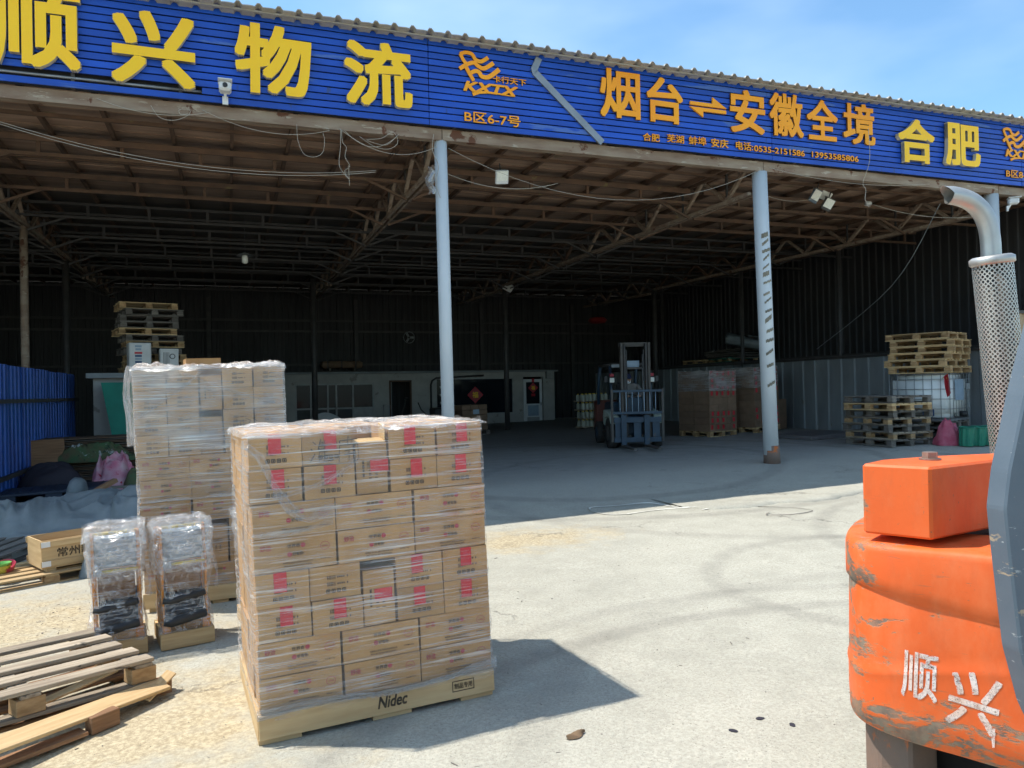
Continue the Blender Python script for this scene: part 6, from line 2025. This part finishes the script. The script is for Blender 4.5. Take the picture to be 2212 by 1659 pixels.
# ================================================================== lamps, cameras and wires under the sign
def flood(label, M, w, h, body):
    t = thing('floodlight', label, 'floodlight', mat=M)
    part('housing', MB().box((0, .02, 0), (w, .05, h)), body, t, bevel=.01)
    part('lens', MB().box((0, -.008, .02), (w * .86, .006, h * .72)), m_lampglass, t, bevel=.004)
    part('bracket', MB().tube([(-w * .4, .03, h * .2), (-w * .4, .10, h * .45), (w * .4, .10, h * .45), (w * .4, .03, h * .2)], .008, 6), m_grey, t, True)
    part('arm', MB().cyl((0, .10, h * .45), (0, .14, h * .9), .012, n=6), m_steeldk, t, True)
    return t
flood('white floodlight hanging under the beam right of the first column', Matrix.Translation((4.05, 11.2, 4.80)) @ Matrix.Rotation(rad(-6), 4, 'Y') @ Matrix.Rotation(rad(25), 4, 'X'), .21, .21, m_white)
flood('left of two dark floodlights hanging between the second and third columns', Matrix.Translation((10.41, 11.5, 5.02)) @ Matrix.Rotation(rad(20), 4, 'Y') @ Matrix.Rotation(rad(28), 4, 'X'), .19, .26, m_guard)
flood('right of two dark floodlights hanging between the second and third columns', Matrix.Translation((10.70, 11.5, 4.88)) @ Matrix.Rotation(rad(18), 4, 'Y') @ Matrix.Rotation(rad(30), 4, 'X'), .22, .24, m_steeldk)
flood('small floodlight fixed to the interior post before the office', Matrix.Translation((8.62, 23.45, 4.82)) @ Matrix.Rotation(rad(25), 4, 'Y') @ Matrix.Rotation(rad(40), 4, 'X'), .30, .26, m_white)
tag(ob('lamp_shade_panel', MB().box((0, 0, 0), (.24, .012, .17)).mesh('lamp_shade_panel', m_lampglass, bevel=.003), None, Matrix.Translation((10.73, 11.6, 5.07)) @ Matrix.Rotation(rad(14), 4, 'Y') @ Matrix.Rotation(rad(40), 4, 'X')), 'pale solar panel square above the right dark floodlight', 'solar panel')
def cctv(label, M, m_):
    t = thing('security_camera', label, 'camera', mat=M)
    part('mount', MB().box((0, .06, -.10), (.07, .03, .10)).cyl((0, .05, -.10), (0, .0, -.02), .018, n=8), m_white, t)
    part('body', MB().box((0, -.04, .03), (.15, .18, .12)), m_white, t, bevel=.025)
    part('sun_hood', MB().box((0, -.06, .098), (.17, .22, .014)), m_white, t, bevel=.004)
    part('lens', MB().cyl((0, -.132, .03), (0, -.145, .03), .030, n=14), m_black, t)
    return t
cctv('white security camera fixed on the blue slats at the left', Matrix.Translation((.03, 10.38, 5.37)), 0)
cctv('white security camera on the last column at the right', Matrix.Translation((14.2, 10.5, 4.90)) @ Matrix.Rotation(rad(50), 4, 'Z'), 0)
pn = thing('pendant_lamp', 'pendant lamp with flat shade and white bulb under the roof at left', 'lamp', loc=(.38, 17.0, 4.40))
part('shade', MB().tube([(0, 0, .02), (0, 0, .05), (0, 0, .08)], [.17, .12, .03], 18, cap=False), m_panel, pn, True)
part('bulb', MB().tube([(0, 0, .03), (0, 0, -.02), (0, 0, -.12), (0, 0, -.15)], [.05, .065, .065, .03], 14), m_lampglass, pn, True)
part('cord', MB().cyl((0, 0, .08), (0, 0, .85), .008, n=5), m_black, pn)
cg = thing('siren_lamp', 'small caged lamp hanging under the purlins near the third column', 'lamp', loc=(11.75, 11.6, 4.99))
part('body', MB().cyl((-.03, 0, 0), (.07, 0, 0), .05, n=12), m_white, cg, True)
for k in range(5):
    a = k * 1.2566
    part('cage_wire', MB().tube([(-.08, .07 * math.cos(a), .07 * math.sin(a)), (0, .085 * math.cos(a), .085 * math.sin(a)), (.09, .06 * math.cos(a), .06 * math.sin(a))], .006, 5), m_steelbr, cg)
def wire(label, pts, r=.0034, sag=None, mt=None):
    P = [Vector(p) for p in pts]
    if sag is not None:
        a, b = P[0], P[-1]
        P = [a.lerp(b, k / 16) - Vector((0, 0, sag * 4 * (k / 16) * (1 - k / 16))) for k in range(17)]
    else:
        P = cat([tuple(p) for p in P], 6)
    return tag(ob('cable', MB().tube(P, r, 5).mesh('cable', mt or m_wire, True), None, Matrix.Identity(4)), label, 'cable')
YB = 10.57
wire('long pair cable sagging under the roof from the left edge', [(-2.9, 10.75, 4.95), (2.0, 10.75, 4.62)], sag=.28)
wire('second long cable sagging just below the first at left', [(-2.9, 10.76, 4.93), (2.0, 10.76, 4.60)], sag=.30)
wire('pale cable swagged along the beam below the second big character', [(-1.45, YB, 5.18), (-.15, YB, 5.15)], sag=.11)
wire('pale cable swagged along the beam below the third big character', [(-.25, YB, 5.17), (1.35, YB, 5.06)], sag=.16)
wire('pale cable loop on the beam left of the security camera', [(-.85, YB, 5.16), (-.75, YB, 5.02), (-.58, YB, 5.0), (-.42, YB, 5.08), (-.40, YB, 5.15), (-.52, YB, 5.14), (-.5, YB, 5.08), (-.42, YB, 5.10)])
wire('round pale cable loop hanging below the third big character', [(.92, YB, 5.10), (.93, YB, 4.90), (1.0, YB, 4.72), (1.13, YB, 4.68), (1.25, YB, 4.75), (1.28, YB, 4.92), (1.26, YB, 5.02)])
wire('knotted pale cable dangling left of the first column', [(1.50, YB, 5.10), (1.49, YB, 4.85), (1.47, YB, 4.60), (1.55, YB, 4.47), (1.60, YB, 4.42), (1.54, YB, 4.52), (1.61, YB, 4.60), (1.55, YB, 4.72), (1.57, YB, 4.85), (1.52, YB, 4.92), (1.51, YB, 5.08)])
wire('bundle cable swagged from the knot to the first column', [(1.48, YB, 5.10), (2.85, YB, 4.98)], sag=.22)
wire('tighter bundle cable swagged to the first column', [(1.55, YB, 5.08), (2.30, YB, 5.10)], sag=.20)
wire('pale cable coil bunched on the beam left of the first column', [(1.75, YB, 5.02), (1.95, YB, 4.90), (2.15, YB, 4.88), (2.28, YB, 4.98), (2.22, YB, 5.12), (2.05, YB, 5.02), (1.85, YB, 4.98), (2.1, YB, 4.93), (2.25, YB, 5.05)])
wire('wire running down beside the first column', [(2.80, YB, 5.15), (2.78, YB, 4.92), (2.86, YB, 4.70), (2.82, YB, 4.45), (2.88, YB, 4.25)], .005)
wire('long thin cable sagging between the first and second columns', [(3.02, 10.6, 4.98), (8.42, 10.6, 5.10)], sag=.62)
wire('thin cable swagged behind the floodlight', [(3.05, 11.0, 4.75), (4.9, 11.0, 4.72)], .005, sag=.16)
wire('pale cable swagged along the beam right of the second column', [(8.6, YB, 5.15), (12.2, YB, 5.14)], sag=.13)
wire('thin cable dangling from the sign right of the two floodlights', [(10.6, 10.40, 5.95), (10.63, 10.42, 5.4), (10.62, YB, 5.05), (10.68, YB, 4.93), (10.66, YB, 4.75), (10.74, YB, 4.62)], .005)
wire('pale cable from the second column to the dark floodlights', [(8.62, 10.9, 4.82), (10.3, 11.4, 4.95)], sag=.10)
wire('thin cable running down across the side wall to the partition', [(13.2, 11.2, 5.0), (13.6, 12.8, 3.6), (14.4, 16.0, 2.4)], .008, mt=m_panel)
wire('long thin wire from the caged lamp to the last column', [(11.8, 11.5, 4.95), (13.9, 10.9, 4.72)], .005, sag=.12)
wire('stub of pale wire hanging above the left bay', [(1.72, 11.4, 4.85), (1.73, 11.4, 4.55)], .005)
# plastic bag caught on the first column
tag(ob('plastic_bag', MB().grid(lambda u, v: Vector((2.70 + .12 * u + .03 * math.sin(9 * v), 10.62 - .08 * math.sin(math.pi * u), 4.72 - .42 * v + .05 * noise.noise(Vector((u * 5, v * 5, 1))) - .12 * u * (1 - v))), 10, 14).mesh('plastic_bag', m_filmtop, True), None, Matrix.Identity(4)), 'torn whitish plastic bag snagged on the first column', 'plastic bag')

# ================================================================== litter on the ground
def ribbon_ground(label, pts, w, mt):
    P = cat(pts, 6)
    mb = MB()
    vs = []
    for i, p in enumerate(P):
        d = (P[min(i + 1, len(P) - 1)] - P[max(i - 1, 0)]).normalized()
        n = Vector((-d.y, d.x)) * w / 2
        tw = .5 + .5 * math.sin(i * .35)
        for s in (-1, 1):
            q = p + n * s * (.5 + .5 * tw)
            vs.append((q.x, q.y, gz(q.x, q.y) + .008 + (.010 * (1 - tw) if s > 0 else 0)))
    mb.add(vs, [(2 * i, 2 * i + 1, 2 * i + 3, 2 * i + 2) for i in range(len(P) - 1)])
    return tag(ob('strap', mb.mesh('strap', mt, True), None, Matrix.Identity(4)), label, 'strap')
ribbon_ground('looped white packing strap lying at the edge of the roof shadow', [(4.60, 8.32), (4.35, 8.45), (4.28, 8.75), (4.40, 9.0), (4.75, 8.95), (5.15, 8.90), (5.25, 8.65), (5.30, 8.48), (5.6, 8.42), (5.9, 8.40)], .035, m_strap)
ribbon_ground('second white packing strap lying in the sun beside the loop', [(4.55, 8.34), (5.0, 8.38), (5.4, 8.30), (5.62, 8.16), (5.45, 8.08), (5.9, 8.2), (6.15, 8.3)], .03, m_strap)
ribbon_ground('thin dark twine curled on the concrete in the sun', [(6.0, 7.5), (5.85, 7.35), (6.15, 7.2), (6.45, 7.3), (6.4, 7.6), (6.1, 7.85)], .014, m_woodgrey)
lf = MB()
lf.grid(lambda u, v: Vector(((u - .5) * .115, (v - .5) * .06 * math.sin(math.pi * min(.96, u + .06)), .006 + .020 * abs(math.sin(5 * u + 2 * v)) * math.sin(math.pi * v))), 14, 7)
tag(ob('dead_leaf', lf.mesh('dead_leaf', m_leaf, True), None, frame(1.50, 3.29, rad(18))), 'curled brown dead leaf on the concrete in the foreground', 'leaf')
for k, (x, y) in enumerate(((2.37, 3.07), (2.46, 2.95), (2.18, 3.02))):
    tag(ob('dark_scrap', MB().prism([(.022 * (1 + .45 * noise.noise(Vector((a * 1.3, k * 3.0, 0)))) * math.cos(a * .628), .014 * (1 + .6 * noise.noise(Vector((a * 1.7, k * 5.0, 2)))) * math.sin(a * .628)) for a in range(10)], .003, .006).mesh('dark_scrap', m_bag), None, frame(x, y, k * 1.1)), f'{("larger", "smaller", "faint third")[k]} dark scrap on the concrete near the orange forklift', 'scrap', 'dark scraps near the orange forklift')
# grit and straw, too small to count
gr = MB()
rg = random.Random(5)
for k in range(2600):
    if k < 1500:
        x, y = rg.uniform(-3, 8), rg.uniform(2.4, 9.5)
    else:
        x, y = rg.gauss(-1.6, .9), rg.gauss(6.8, .8)
    s = rg.choice((.002, .0025, .003, .004)) * (1.8 if rg.random() < .05 else 1)
    z = gz(x, y)
    a = rg.uniform(0, 6.28)
    if rg.random() < .55:
        L = s * rg.uniform(2, 6)
        gr.box((x, y, z + s * .5), (L, s * .6, s * .6), rz=a)
    else:
        gr.box((x, y, z + s * .4), (s * 1.6, s * 1.3, s), rz=a)
go = ob('grit', gr.mesh('grit', m_woodgrey))
go['kind'] = 'stuff'
go['label'] = 'fine grit and straw scattered over the concrete'
go['category'] = 'grit'
